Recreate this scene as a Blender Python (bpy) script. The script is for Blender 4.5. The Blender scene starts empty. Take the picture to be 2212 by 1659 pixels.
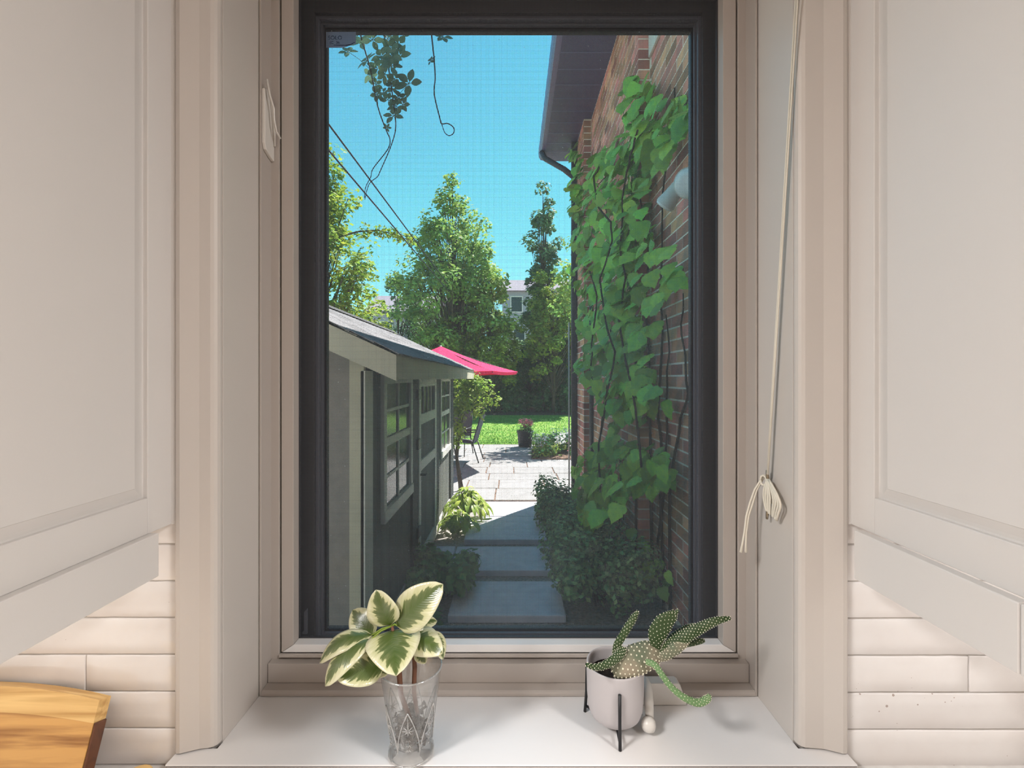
import bpy, bmesh, math, random
from mathutils import Vector, Matrix
random.seed(11)
S = bpy.context.scene
COL = S.collection
PI = math.pi

# ------------------------------------------------------------------ camera
FPX, CX, CY, CZ = 1013.0, 1106.0, 818.0, 1.75
GZ = CZ - 1.85                       # garden level
cam = bpy.data.cameras.new('camera')
cam.sensor_width = 36.0
cam.lens = 36.0 * FPX / 2212.0
cam.shift_y = (CY - 829.5) / 2212.0
cam.clip_start = 0.02
cam.clip_end = 400
camo = bpy.data.objects.new('camera', cam)
camo.location = (0, 0, CZ)
camo.rotation_euler = (PI / 2, 0, 0)
COL.objects.link(camo)
S.camera = camo

# ------------------------------------------------------------------ sky and sun
SUN_EL, SUN_AZ = math.radians(59), math.radians(51)     # azimuth from +X towards +Y
W = bpy.data.worlds.new('sky')
S.world = W
W.use_nodes = True
wn = W.node_tree.nodes
wl = W.node_tree.links
bg = wn['Background']
sky = wn.new('ShaderNodeTexSky')
sky.sky_type = 'NISHITA'
sky.sun_disc = False
sky.sun_elevation = SUN_EL
sky.sun_rotation = PI / 2 - SUN_AZ
sky.air_density = 1.0
sky.dust_density = 0.0
sky.ozone_density = 3.0
hs = wn.new('ShaderNodeHueSaturation')
hs.inputs['Saturation'].default_value = 1.15
hs.inputs['Hue'].default_value = 0.474
wl.new(sky.outputs[0], hs.inputs['Color'])
tint = wn.new('ShaderNodeMix'); tint.data_type = 'RGBA'; tint.blend_type = 'MULTIPLY'
tint.inputs[0].default_value = 1.0
tint.inputs[7].default_value = (0.53, 0.75, 0.68, 1)
wl.new(hs.outputs[0], tint.inputs[6])
wl.new(tint.outputs[2], bg.inputs['Color'])
bg.inputs['Strength'].default_value = 0.36
sun = bpy.data.lights.new('sun', 'SUN')
sun.energy = 16.5
sun.angle = math.radians(0.6)
sun.color = (1.0, 0.95, 0.86)
suno = bpy.data.objects.new('sun', sun)
COL.objects.link(suno)
sd = Vector((math.cos(SUN_EL) * math.cos(SUN_AZ), math.cos(SUN_EL) * math.sin(SUN_AZ), math.sin(SUN_EL)))
suno.rotation_euler = sd.to_track_quat('Z', 'Y').to_euler()
suno.location = (6, 8, 14)

S.view_settings.view_transform = 'Standard'
S.view_settings.look = 'None'
S.view_settings.gamma = 1.0
S.view_settings.use_curve_mapping = False
S.view_settings.exposure = 0.3
S.cycles.max_bounces = 5
S.cycles.diffuse_bounces = 4
S.cycles.glossy_bounces = 2
S.cycles.transparent_max_bounces = 12
S.cycles.use_adaptive_sampling = True
S.cycles.adaptive_threshold = 0.04
S.cycles.caustics_reflective = False
S.cycles.caustics_refractive = False
S.cycles.sample_clamp_indirect = 6.0

# ------------------------------------------------------------------ helpers
def at(px, py, d):
    return Vector(((px - CX) / FPX * d, d, CZ - (py - CY) / FPX * d))

ORG = {}

def tag(o, label=None, cat=None, group=None, kind=None):
    if label: o['label'] = label
    if cat: o['category'] = cat
    if group: o['group'] = group
    if kind: o['kind'] = kind
    return o

def thing(name, label, cat, loc=(0, 0, 0), group=None, kind=None):
    o = bpy.data.objects.new(name, None)
    o.empty_display_size = 0.1
    o.location = loc
    COL.objects.link(o)
    ORG[o] = Vector(loc)
    return tag(o, label, cat, group, kind)

def link(name, mesh, parent=None, M=None):
    o = bpy.data.objects.new(name, mesh)
    COL.objects.link(o)
    org = Vector((0, 0, 0))
    if parent is not None:
        o.parent = parent
        org = ORG.get(parent, org)
    if M is not None:
        o.matrix_basis = Matrix.Translation(-org) @ M
    ORG[o] = org
    return o

class MB:
    def __init__(s):
        s.v = []; s.f = []; s.uv = []
    def add(s, vs, fs):
        n = len(s.v)
        s.v.extend([tuple(p) for p in vs])
        s.f.extend([tuple(i + n for i in f) for f in fs])
        return s
    def box(s, x0, x1, y0, y1, z0, z1):
        vs = [(x0,y0,z0),(x1,y0,z0),(x1,y1,z0),(x0,y1,z0),(x0,y0,z1),(x1,y0,z1),(x1,y1,z1),(x0,y1,z1)]
        return s.add(vs, [(0,3,2,1),(4,5,6,7),(0,1,5,4),(1,2,6,5),(2,3,7,6),(3,0,4,7)])
    def prism(s, poly, axis, a, b):
        def p3(u, w, t):
            return {'x': (t, u, w), 'y': (u, t, w), 'z': (u, w, t)}[axis]
        n = len(poly)
        vs = [p3(u, w, a) for u, w in poly] + [p3(u, w, b) for u, w in poly]
        fs = [tuple(range(n)), tuple(range(2 * n - 1, n - 1, -1))]
        fs += [(i, (i + 1) % n, n + (i + 1) % n, n + i) for i in range(n)]
        return s.add(vs, fs)
    def tube(s, pts, r, n=8, cap=True, flat=1.0):
        pts = [Vector(p) for p in pts]
        m = len(pts)
        rs = r if isinstance(r, (list, tuple)) else [r] * m
        up = None
        rings = []
        for i, p in enumerate(pts):
            t = (pts[min(i + 1, m - 1)] - pts[max(i - 1, 0)])
            if t.length < 1e-9: t = Vector((0, 0, 1))
            t.normalize()
            if up is None:
                up = t.orthogonal().normalized()
            up = (up - t * up.dot(t))
            if up.length < 1e-6: up = t.orthogonal()
            up.normalize()
            sd_ = t.cross(up)
            rings.append([p + (up * math.cos(2*PI*k/n) * flat + sd_ * math.sin(2*PI*k/n)) * rs[i] for k in range(n)])
        vs = [q for rg in rings for q in rg]
        fs = []
        for i in range(m - 1):
            for k in range(n):
                fs.append((i*n+k, i*n+(k+1)%n, (i+1)*n+(k+1)%n, (i+1)*n+k))
        if cap:
            fs.append(tuple(range(n - 1, -1, -1)))
            fs.append(tuple((m-1)*n + k for k in range(n)))
        return s.add(vs, fs)
    def lathe(s, c, prof, n=32, squash=None):
        vs = []; fs = []
        m = len(prof)
        for r, z in prof:
            for k in range(n):
                a = 2 * PI * k / n
                rr = r if squash is None else squash(r, z, a)
                vs.append((c[0] + rr * math.cos(a), c[1] + rr * math.sin(a), c[2] + z))
        for i in range(m - 1):
            for k in range(n):
                fs.append((i*n+k, i*n+(k+1)%n, (i+1)*n+(k+1)%n, (i+1)*n+k))
        if prof[0][0] > 1e-6: fs.append(tuple(range(n - 1, -1, -1)))
        if prof[-1][0] > 1e-6: fs.append(tuple((m-1)*n + k for k in range(n)))
        return s.add(vs, fs)
    def ball(s, c, r, n=6, m=4, sc=(1, 1, 1)):
        vs = [(c[0], c[1], c[2] - r*sc[2])]; fs = []
        for i in range(1, m):
            a = -PI/2 + PI*i/m
            for k in range(n):
                b = 2*PI*k/n
                vs.append((c[0]+r*sc[0]*math.cos(a)*math.cos(b), c[1]+r*sc[1]*math.cos(a)*math.sin(b), c[2]+r*sc[2]*math.sin(a)))
        vs.append((c[0], c[1], c[2] + r*sc[2]))
        L = len(vs) - 1
        for k in range(n):
            fs.append((0, 1+(k+1)%n, 1+k))
            fs.append((L, L-n+k, L-n+(k+1)%n))
        for i in range(m - 2):
            for k in range(n):
                fs.append((1+i*n+k, 1+i*n+(k+1)%n, 1+(i+1)*n+(k+1)%n, 1+(i+1)*n+k))
        return s.add(vs, fs)
    def mesh(s, name, material, org=Vector((0,0,0)), smooth=False, recalc=False):
        me = bpy.data.meshes.new(name)
        ox, oy, oz = org
        me.from_pydata([(x-ox, y-oy, z-oz) for x, y, z in s.v], [], s.f)
        if s.uv:
            ul = me.uv_layers.new(name='uv')
            for i, lp in enumerate(me.loops):
                ul.data[i].uv = s.uv[lp.vertex_index]
        if recalc:
            bm = bmesh.new(); bm.from_mesh(me)
            bmesh.ops.recalc_face_normals(bm, faces=bm.faces)
            bm.to_mesh(me); bm.free()
        if smooth:
            me.polygons.foreach_set('use_smooth', [True] * len(me.polygons))
        if material: me.materials.append(material)
        me.update()
        return me
    def build(s, name, material, parent=None, smooth=False, bevel=0.0, seg=2, recalc=True, solid=0.0, angle=None):
        org = ORG.get(parent, Vector((0, 0, 0))) if parent is not None else Vector((0, 0, 0))
        me = s.mesh(name, material, org, smooth, recalc)
        o = link(name, me, parent)
        if solid:
            m = o.modifiers.new('thick', 'SOLIDIFY'); m.thickness = solid; m.offset = 0
        if bevel:
            m = o.modifiers.new('edge', 'BEVEL'); m.width = bevel; m.segments = seg
            m.limit_method = 'ANGLE'; m.angle_limit = math.radians(40)
        if angle:
            try: me.set_sharp_from_angle(angle=math.radians(angle))
            except Exception: pass
        return o

# ------------------------------------------------------------------ materials
def mat(name, c, rough=0.5, spec=0.5, metal=0.0, c2=None, nscale=8.0, nlo=0.35, nhi=0.65, rnd=0.0, isl=0.0,
        bump=0.0, bscale=40.0, stretch=None, transl=0.0, tc=None, emit=None, estr=0.0, coat=0.0, coords='Object', detail=4.0):
    m = bpy.data.materials.new(name)
    m.use_nodes = True
    nt = m.node_tree; N = nt.nodes; L = nt.links
    b = N['Principled BSDF']
    b.inputs['Roughness'].default_value = rough
    b.inputs['Specular IOR Level'].default_value = spec
    b.inputs['Metallic'].default_value = metal
    b.inputs['Coat Weight'].default_value = coat
    col = None
    b.inputs['Base Color'].default_value = (*c, 1)
    tcn = N.new('ShaderNodeTexCoord')
    src = tcn.outputs[coords]
    if stretch:
        mp = N.new('ShaderNodeMapping'); mp.inputs['Scale'].default_value = stretch
        L.new(src, mp.inputs['Vector']); src = mp.outputs[0]
    if c2 is not None:
        nz = N.new('ShaderNodeTexNoise'); nz.inputs['Scale'].default_value = nscale; nz.inputs['Detail'].default_value = detail
        L.new(src, nz.inputs['Vector'])
        r = N.new('ShaderNodeValToRGB')
        r.color_ramp.elements[0].position = nlo; r.color_ramp.elements[0].color = (*c, 1)
        r.color_ramp.elements[1].position = nhi; r.color_ramp.elements[1].color = (*c2, 1)
        L.new(nz.outputs['Fac'], r.inputs['Fac'])
        col = r.outputs['Color']
    if rnd or isl:
        h = N.new('ShaderNodeHueSaturation')
        if col: L.new(col, h.inputs['Color'])
        else: h.inputs['Color'].default_value = (*c, 1)
        amt = rnd or isl
        if rnd:
            ri = N.new('ShaderNodeObjectInfo').outputs['Random']
        else:
            ri = N.new('ShaderNodeNewGeometry').outputs['Random Per Island']
        mr = N.new('ShaderNodeMapRange')
        mr.inputs['To Min'].default_value = 1 - amt; mr.inputs['To Max'].default_value = 1 + amt
        L.new(ri, mr.inputs['Value']); L.new(mr.outputs[0], h.inputs['Value'])
        mul = N.new('ShaderNodeMath'); mul.operation = 'MULTIPLY'; mul.inputs[1].default_value = 7.31
        fr = N.new('ShaderNodeMath'); fr.operation = 'FRACT'
        L.new(ri, mul.inputs[0]); L.new(mul.outputs[0], fr.inputs[0])
        mh = N.new('ShaderNodeMapRange')
        mh.inputs['To Min'].default_value = 0.5 - amt * 0.06; mh.inputs['To Max'].default_value = 0.5 + amt * 0.06
        L.new(fr.outputs[0], mh.inputs['Value']); L.new(mh.outputs[0], h.inputs['Hue'])
        col = h.outputs['Color']
    if col: L.new(col, b.inputs['Base Color'])
    if bump:
        bz = N.new('ShaderNodeTexNoise'); bz.inputs['Scale'].default_value = bscale; bz.inputs['Detail'].default_value = 5
        L.new(src, bz.inputs['Vector'])
        bp = N.new('ShaderNodeBump'); bp.inputs['Strength'].default_value = bump; bp.inputs['Distance'].default_value = 0.01
        L.new(bz.outputs['Fac'], bp.inputs['Height']); L.new(bp.outputs[0], b.inputs['Normal'])
    if emit:
        b.inputs['Emission Color'].default_value = (*emit, 1); b.inputs['Emission Strength'].default_value = estr
    if transl:
        t = N.new('ShaderNodeBsdfTranslucent')
        if tc:
            t.inputs['Color'].default_value = (*tc, 1)
        elif col: L.new(col, t.inputs['Color'])
        else: t.inputs['Color'].default_value = (*c, 1)
        mx = N.new('ShaderNodeMixShader'); mx.inputs[0].default_value = transl
        L.new(b.outputs[0], mx.inputs[1]); L.new(t.outputs[0], mx.inputs[2])
        L.new(mx.outputs[0], N['Material Output'].inputs['Surface'])
    return m

def glassmat(name, tint=(1, 1, 1), base=0.03, gain=0.6, rough=0.0, dust_haze=False, film=None):
    m = bpy.data.materials.new(name); m.use_nodes = True
    nt = m.node_tree; N = nt.nodes; L = nt.links
    N.remove(N['Principled BSDF'])
    t = N.new('ShaderNodeBsdfTransparent'); t.inputs['Color'].default_value = (*tint, 1)
    g = N.new('ShaderNodeBsdfGlossy'); g.inputs['Roughness'].default_value = rough
    lw_ = N.new('ShaderNodeLayerWeight'); lw_.inputs['Blend'].default_value = 0.5
    pw = N.new('ShaderNodeMath'); pw.operation = 'POWER'; pw.inputs[1].default_value = 4.0
    ma = N.new('ShaderNodeMath'); ma.operation = 'MULTIPLY_ADD'; ma.inputs[1].default_value = gain; ma.inputs[2].default_value = base
    L.new(lw_.outputs['Facing'], pw.inputs[0]); L.new(pw.outputs[0], ma.inputs[0])
    mx = N.new('ShaderNodeMixShader')
    L.new(ma.outputs[0], mx.inputs[0]); L.new(t.outputs[0], mx.inputs[1]); L.new(g.outputs[0], mx.inputs[2])
    out = mx.outputs[0]
    tc = N.new('ShaderNodeTexCoord')
    if dust_haze:        # dried specks, plus a thin pale film that paints bluish haze over the pane
        vo = N.new('ShaderNodeTexVoronoi'); vo.inputs['Scale'].default_value = 55
        L.new(tc.outputs['Object'], vo.inputs['Vector'])
        sx = N.new('ShaderNodeSeparateColor'); L.new(vo.outputs['Color'], sx.inputs[0])
        mr = N.new('ShaderNodeMapRange'); mr.inputs['From Min'].default_value = 0.45; mr.inputs['From Max'].default_value = 1.0
        mr.inputs['To Min'].default_value = 0.0; mr.inputs['To Max'].default_value = 0.085
        L.new(sx.outputs[0], mr.inputs['Value'])
        lt_ = N.new('ShaderNodeMath'); lt_.operation = 'LESS_THAN'
        L.new(vo.outputs['Distance'], lt_.inputs[0]); L.new(mr.outputs[0], lt_.inputs[1])
        nz = N.new('ShaderNodeTexNoise'); nz.inputs['Scale'].default_value = 3.0; nz.inputs['Detail'].default_value = 6
        L.new(tc.outputs['Object'], nz.inputs['Vector'])
        m3 = N.new('ShaderNodeMapRange'); m3.inputs['From Min'].default_value = 0.3; m3.inputs['From Max'].default_value = 0.8
        m3.inputs['To Min'].default_value = 0.015; m3.inputs['To Max'].default_value = 0.065
        L.new(nz.outputs['Fac'], m3.inputs['Value'])
        m4 = N.new('ShaderNodeMath'); m4.operation = 'MULTIPLY_ADD'; m4.inputs[1].default_value = 0.55
        L.new(lt_.outputs[0], m4.inputs[0]); L.new(m3.outputs[0], m4.inputs[2])
        tr_ = N.new('ShaderNodeBsdfTranslucent'); tr_.inputs['Color'].default_value = (0.85, 0.86, 0.88, 1)
        m5 = N.new('ShaderNodeMixShader')
        L.new(m4.outputs[0], m5.inputs[0]); L.new(out, m5.inputs[1]); L.new(tr_.outputs[0], m5.inputs[2])
        out = m5.outputs[0]
    if film:        # limescale bloom on drinking glass
        df = N.new('ShaderNodeBsdfDiffuse'); df.inputs['Color'].default_value = (0.72, 0.71, 0.69, 1)
        nz = N.new('ShaderNodeTexNoise'); nz.inputs['Scale'].default_value = 38; nz.inputs['Detail'].default_value = 5
        L.new(tc.outputs['Object'], nz.inputs['Vector'])
        mr = N.new('ShaderNodeMapRange'); mr.inputs['From Min'].default_value = 0.40; mr.inputs['From Max'].default_value = 0.75
        mr.inputs['To Min'].default_value = film[0]; mr.inputs['To Max'].default_value = film[1]
        L.new(nz.outputs['Fac'], mr.inputs['Value'])
        m2 = N.new('ShaderNodeMixShader')
        L.new(mr.outputs[0], m2.inputs[0]); L.new(out, m2.inputs[1]); L.new(df.outputs[0], m2.inputs[2])
        out = m2.outputs[0]
    L.new(out, N['Material Output'].inputs['Surface'])
    return m

M = {}
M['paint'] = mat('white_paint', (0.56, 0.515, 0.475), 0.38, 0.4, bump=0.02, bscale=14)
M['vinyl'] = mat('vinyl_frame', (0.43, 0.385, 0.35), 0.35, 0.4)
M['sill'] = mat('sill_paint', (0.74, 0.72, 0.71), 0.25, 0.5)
M['cab'] = mat('cabinet_paint', (0.66, 0.63, 0.605), 0.42, 0.35)
M['wall'] = mat('wall_paint', (0.60, 0.57, 0.54), 0.7, 0.2)
M['tile'] = mat('glazed_tile', (0.79, 0.765, 0.75), 0.18, 0.5, c2=(0.72, 0.675, 0.65), nscale=5, rnd=0.04, bump=0.12, bscale=9)
def add_stains(m, scale, thr, col):
    N = m.node_tree.nodes; L = m.node_tree.links; b = N['Principled BSDF']
    src = b.inputs['Base Color'].links[0].from_socket
    ge = N.new('ShaderNodeNewGeometry')
    vo = N.new('ShaderNodeTexVoronoi'); vo.inputs['Scale'].default_value = scale; L.new(ge.outputs['Position'], vo.inputs['Vector'])
    sx = N.new('ShaderNodeSeparateColor'); L.new(vo.outputs['Color'], sx.inputs[0])
    nz = N.new('ShaderNodeTexNoise'); nz.inputs['Scale'].default_value = 7.0; L.new(ge.outputs['Position'], nz.inputs['Vector'])
    mr = N.new('ShaderNodeMapRange'); mr.inputs['From Min'].default_value = 0.50; mr.inputs['From Max'].default_value = 0.70
    mr.inputs['To Min'].default_value = 0.0; mr.inputs['To Max'].default_value = thr
    L.new(nz.outputs['Fac'], mr.inputs['Value'])
    mu = N.new('ShaderNodeMath'); mu.operation = 'MULTIPLY'; L.new(sx.outputs[0], mu.inputs[0]); L.new(mr.outputs[0], mu.inputs[1])
    lt_ = N.new('ShaderNodeMath'); lt_.operation = 'LESS_THAN'; L.new(vo.outputs['Distance'], lt_.inputs[0]); L.new(mu.outputs[0], lt_.inputs[1])
    ml = N.new('ShaderNodeMath'); ml.operation = 'MULTIPLY'; ml.inputs[1].default_value = 0.75; L.new(lt_.outputs[0], ml.inputs[0])
    mx = N.new('ShaderNodeMix'); mx.data_type = 'RGBA'; L.new(ml.outputs[0], mx.inputs[0]); L.new(src, mx.inputs[6]); mx.inputs[7].default_value = (*col, 1)
    L.new(mx.outputs[2], b.inputs['Base Color'])
add_stains(M['tile'], 70, 0.22, (0.30, 0.21, 0.17))
M['grout'] = mat('grout', (0.60, 0.56, 0.52), 0.9, 0.1)
M['counter'] = mat('countertop', (0.72, 0.70, 0.68), 0.25, 0.5, c2=(0.64, 0.62, 0.60), nscale=30)
M['floor'] = mat('floor_wood', (0.35, 0.22, 0.12), 0.45, 0.4, c2=(0.25, 0.15, 0.08), nscale=4, stretch=(1, 8, 1))
M['darkframe'] = mat('dark_aluminium', (0.042, 0.042, 0.047), 0.45, 0.4)
M['darkedge'] = mat('grey_aluminium', (0.10, 0.105, 0.13), 0.4, 0.5)
M['gasket'] = mat('black_gasket', (0.015, 0.015, 0.02), 0.6, 0.2)
M['screen'] = mat('screen_wire', (0.085, 0.09, 0.10), 0.6, 0.2)
M['pane'] = glassmat('window_glass', (0.985, 0.99, 0.99), 0.012, 0.5, dust_haze=True)
M['black'] = mat('black_metal', (0.012, 0.012, 0.014), 0.45, 0.4)
M['cord'] = mat('cotton_cord', (0.72, 0.67, 0.57), 0.85, 0.1)
M['nickel'] = mat('antique_nickel', (0.35, 0.29, 0.21), 0.3, 0.5, metal=0.9)
M['handle'] = mat('handle_enamel', (0.66, 0.63, 0.59), 0.3, 0.5)
M['pot'] = mat('matte_ceramic', (0.47, 0.44, 0.445), 0.6, 0.25)
M['soil'] = mat('potting_soil', (0.012, 0.01, 0.009), 0.95, 0.1, c2=(0.04, 0.03, 0.025), nscale=60, bump=0.8, bscale=90)
M['brass'] = mat('lamp_frame', (0.5, 0.5, 0.5), 0.4, 0.5)
M['diffuser'] = mat('lamp_diffuser', (0.9, 0.9, 0.9), 0.5, emit=(1, 0.95, 0.88), estr=2.0)
M['sticker'] = mat('sticker_film', (0.42, 0.50, 0.62), 0.5, 0.2, transl=0.55, tc=(0.55, 0.66, 0.85))
M['ink'] = mat('sticker_ink', (0.02, 0.03, 0.10), 0.6, 0.1)

# outdoor
M['mortar'] = mat('mortar', (0.90, 0.85, 0.77), 0.95, 0.1, c2=(0.82, 0.77, 0.69), nscale=30, bump=0.3)
M['brick'] = mat('brick', (0.66, 0.29, 0.20), 0.9, 0.15, c2=(0.42, 0.235, 0.19), nscale=7, rnd=0.45, bump=0.4, bscale=60)
M['brickm'] = mat('brick_mass', (0.66, 0.29, 0.20), 0.9, 0.15, c2=(0.42, 0.235, 0.19), nscale=7, isl=0.45, bump=0.4, bscale=60)
M['soffit'] = mat('soffit_metal', (0.085, 0.09, 0.17), 0.5, 0.3)
M['gutter'] = mat('gutter_metal', (0.13, 0.15, 0.27), 0.4, 0.4)
M['roofing'] = mat('roofing', (0.08, 0.08, 0.085), 0.9, 0.1)
M['downpipe'] = mat('downpipe', (0.03, 0.03, 0.042), 0.45, 0.4)
M['conduit'] = mat('grey_conduit', (0.42, 0.41, 0.40), 0.5, 0.3)
M['whitetrim'] = mat('white_trim', (0.66, 0.645, 0.60), 0.5, 0.3)
M['lampshell'] = mat('floodlight_shell', (0.62, 0.62, 0.60), 0.45, 0.4)
M['bulbglass'] = mat('bulb_glass', (0.80, 0.83, 0.85), 0.2, 0.6)
M['bark'] = mat('vine_bark', (0.055, 0.04, 0.032), 0.9, 0.1, bump=0.5, bscale=60)
M['shedwall'] = mat('shed_boards', (0.15, 0.155, 0.145), 0.8, 0.2, c2=(0.11, 0.115, 0.11), nscale=6, rnd=0.10, stretch=(1, 1, 0.15))
M['shedfront'] = mat('shed_gable_boards', (0.30, 0.27, 0.25), 0.85, 0.15, c2=(0.25, 0.23, 0.215), nscale=10)
M['shedtrim'] = mat('shed_trim', (0.56, 0.52, 0.40), 0.6, 0.3, c2=(0.48, 0.45, 0.36), nscale=5)
M['sheddark'] = mat('shed_dark_post', (0.04, 0.045, 0.045), 0.7, 0.2)
M['shedglass'] = mat('shed_glass', (0.05, 0.075, 0.07), 0.12, 0.18)
M['shingle'] = mat('asphalt_shingle', (0.13, 0.125, 0.14), 0.95, 0.1, c2=(0.23, 0.225, 0.235), nscale=40, rnd=0.22, bump=0.4, bscale=120)
M['stone'] = mat('flagstone', (0.35, 0.34, 0.34), 0.85, 0.2, c2=(0.26, 0.255, 0.26), nscale=5, rnd=0.16, bump=0.25, bscale=25)
M['slab'] = mat('step_slab', (0.72, 0.70, 0.80), 0.8, 0.25, c2=(0.62, 0.60, 0.70), nscale=9, rnd=0.05, bump=0.25, bscale=30)
M['gravel'] = mat('gravel_soil', (0.17, 0.15, 0.135), 0.95, 0.1, c2=(0.42, 0.385, 0.36), nscale=45, bump=0.8, bscale=70, detail=8)
M['mulch'] = mat('mulch', (0.075, 0.05, 0.04), 0.95, 0.1, c2=(0.20, 0.13, 0.10), nscale=25, bump=0.6, bscale=40)
M['grass'] = mat('grass', (0.15, 0.30, 0.07), 0.9, 0.1, c2=(0.24, 0.40, 0.08), nscale=2.5, bump=0.8, bscale=60)
M['fence'] = mat('fence_wood', (0.10, 0.065, 0.045), 0.9, 0.1, c2=(0.15, 0.10, 0.07), nscale=6, rnd=0.25, stretch=(1, 1, 0.2))
M['trunk'] = mat('tree_bark', (0.12, 0.095, 0.075), 0.95, 0.1, c2=(0.07, 0.055, 0.045), nscale=12, stretch=(1, 1, 0.3), bump=0.4)
def leafm(name, c, c2, isl=0.35, tr=0.4, rough=0.55, spec=0.25):
    return mat(name, c, rough, spec, c2=c2, nscale=1.4, nlo=0.3, nhi=0.7, isl=isl, transl=tr)
M['lf_ivy'] = mat('vine_leaf', (0.32, 0.58, 0.08), 0.5, 0.3, c2=(0.22, 0.46, 0.10), nscale=3, rnd=0.45, transl=0.30)
M['lf_ivym'] = mat('vine_leaf_mass', (0.28, 0.52, 0.08), 0.5, 0.3, c2=(0.18, 0.40, 0.10), nscale=3, isl=0.45, transl=0.30)
M['lf_creeper'] = mat('creeper_leaf', (0.11, 0.20, 0.12), 0.5, 0.25, rnd=0.30, transl=0.25)
M['lf_dark'] = leafm('dark_shrub_leaf', (0.18, 0.30, 0.13), (0.26, 0.40, 0.17), 0.8, 0.2)
M['lf_bush'] = leafm('low_bush_leaf', (0.12, 0.26, 0.08), (0.17, 0.34, 0.12), 0.5, 0.25)
M['lf_yellow'] = leafm('lit_yellow_leaf', (0.30, 0.38, 0.045), (0.20, 0.33, 0.05), 0.35, 0.45)
M['lf_mid'] = leafm('mid_green_leaf', (0.19, 0.34, 0.10), (0.34, 0.48, 0.11), 0.4, 0.4)
M['lf_gold'] = leafm('golden_leaf', (0.36, 0.42, 0.06), (0.22, 0.34, 0.08), 0.4, 0.45)
M['lf_blue'] = leafm('blue_green_leaf', (0.09, 0.19, 0.12), (0.17, 0.29, 0.11), 0.4, 0.3)
M['lf_cedar'] = leafm('cedar_leaf', (0.06, 0.14, 0.065), (0.11, 0.22, 0.08), 0.45, 0.2)
M['lf_hosta'] = mat('hosta_leaf', (0.34, 0.46, 0.08), 0.45, 0.35, rnd=0.3, transl=0.35)
M['petal'] = mat('pink_petal', (0.65, 0.20, 0.27), 0.6, 0.2, isl=0.4, transl=0.3)
M['whitepetal'] = mat('pale_petal', (0.75, 0.72, 0.74), 0.6, 0.2, isl=0.2, transl=0.3)
M['plastic'] = mat('black_planter', (0.035, 0.035, 0.042), 0.5, 0.3)
M['umb'] = mat('red_canvas', (0.80, 0.03, 0.13), 0.8, 0.15, transl=0.25)
M['sling'] = mat('sling_fabric', (0.10, 0.10, 0.12), 0.8, 0.2)
M['house'] = mat('pale_siding', (0.42, 0.42, 0.46), 0.8, 0.2)
M['houseroof'] = mat('grey_roof', (0.24, 0.22, 0.27), 0.9, 0.1)
M['cable'] = mat('cable_rubber', (0.018, 0.02, 0.03), 0.6, 0.2)

# ================================================================== ROOM
ZS = CZ - 0.7927                     # sill top
ZC = CZ - 0.825                      # counter top
ZT = CZ + 1.40                       # ceiling
JL, JR = -0.632, 0.614               # jamb faces
OPT = CZ + 1.16                      # opening top
def struct(o): o['kind'] = 'structure'; return o

wb = thing('wall_back', 'window wall with glazed white tile rows below the cabinets', None, (0, 1.0, 0), kind='structure')
b = MB()
b.box(-2.6, JL - 0.02, 1.008, 1.36, -0.3, ZT + 0.2)
b.box(JR + 0.02, 2.6, 1.008, 1.36, -0.3, ZT + 0.2)
b.box(JL - 0.02, JR + 0.02, 1.008, 1.36, -0.3, ZS - 0.03)
b.box(JL - 0.02, JR + 0.02, 1.008, 1.36, OPT + 0.02, ZT + 0.2)
b.build('plaster', M['wall'], wb)
# glazed tiles, one object each
PITCH = 0.0785
TCACHE = {}
def tile_mesh(w, h, seed):
    rr = random.Random(seed)
    bm = bmesh.new()
    nx, nz = 10, 5
    t = 0.0065
    grid = []
    for j in range(nz + 1):
        row = []
        for i in range(nx + 1):
            x = -w/2 + (0 if i == 0 else w if i == nx else 0.0022 + (w - 0.0044)*(i - 1)/(nx - 2)); z = -h/2 + (0 if j == 0 else h if j == nz else 0.0022 + (h - 0.0044)*(j - 1)/(nz - 2))
            edge = (i in (0, nx)) or (j in (0, nz))
            jx = rr.uniform(-.0006, .0006) if i in (0, nx) else 0
            jz = rr.uniform(-.0009, .0009) if j in (0, nz) else 0
            y = (0.0016 if edge else rr.uniform(-0.0003, 0.0003))
            row.append(bm.verts.new((x + jx, y, z + jz)))
        grid.append(row)
    for j in range(nz):
        for i in range(nx):
            bm.faces.new((grid[j][i], grid[j][i+1], grid[j+1][i+1], grid[j+1][i]))
    ring = [grid[0][i] for i in range(nx+1)] + [grid[j][nx] for j in range(1, nz+1)] + [grid[nz][i] for i in range(nx-1, -1, -1)] + [grid[j][0] for j in range(nz-1, 0, -1)]
    back = [bm.verts.new((q.co.x, t, q.co.z)) for q in ring]
    for k in range(len(ring)):
        k2 = (k + 1) % len(ring)
        bm.faces.new((ring[k2], ring[k], back[k], back[k2]))
    for f in bm.faces: f.smooth = True
    me = bpy.data.meshes.new('tile'); bm.to_mesh(me); bm.free()
    me.materials.append(M['tile'])
    return me
grout = MB()
grout.box(-1.6, -0.705, 1.0045, 1.0085, ZC - 0.02, CZ - 0.2)
grout.box(0.70, 1.6, 1.0045, 1.0085, ZC - 0.02, CZ - 0.2)
grout.build('grout', M['grout'], wb)
rowtop = CZ - 0.2655 - 0.0
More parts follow.
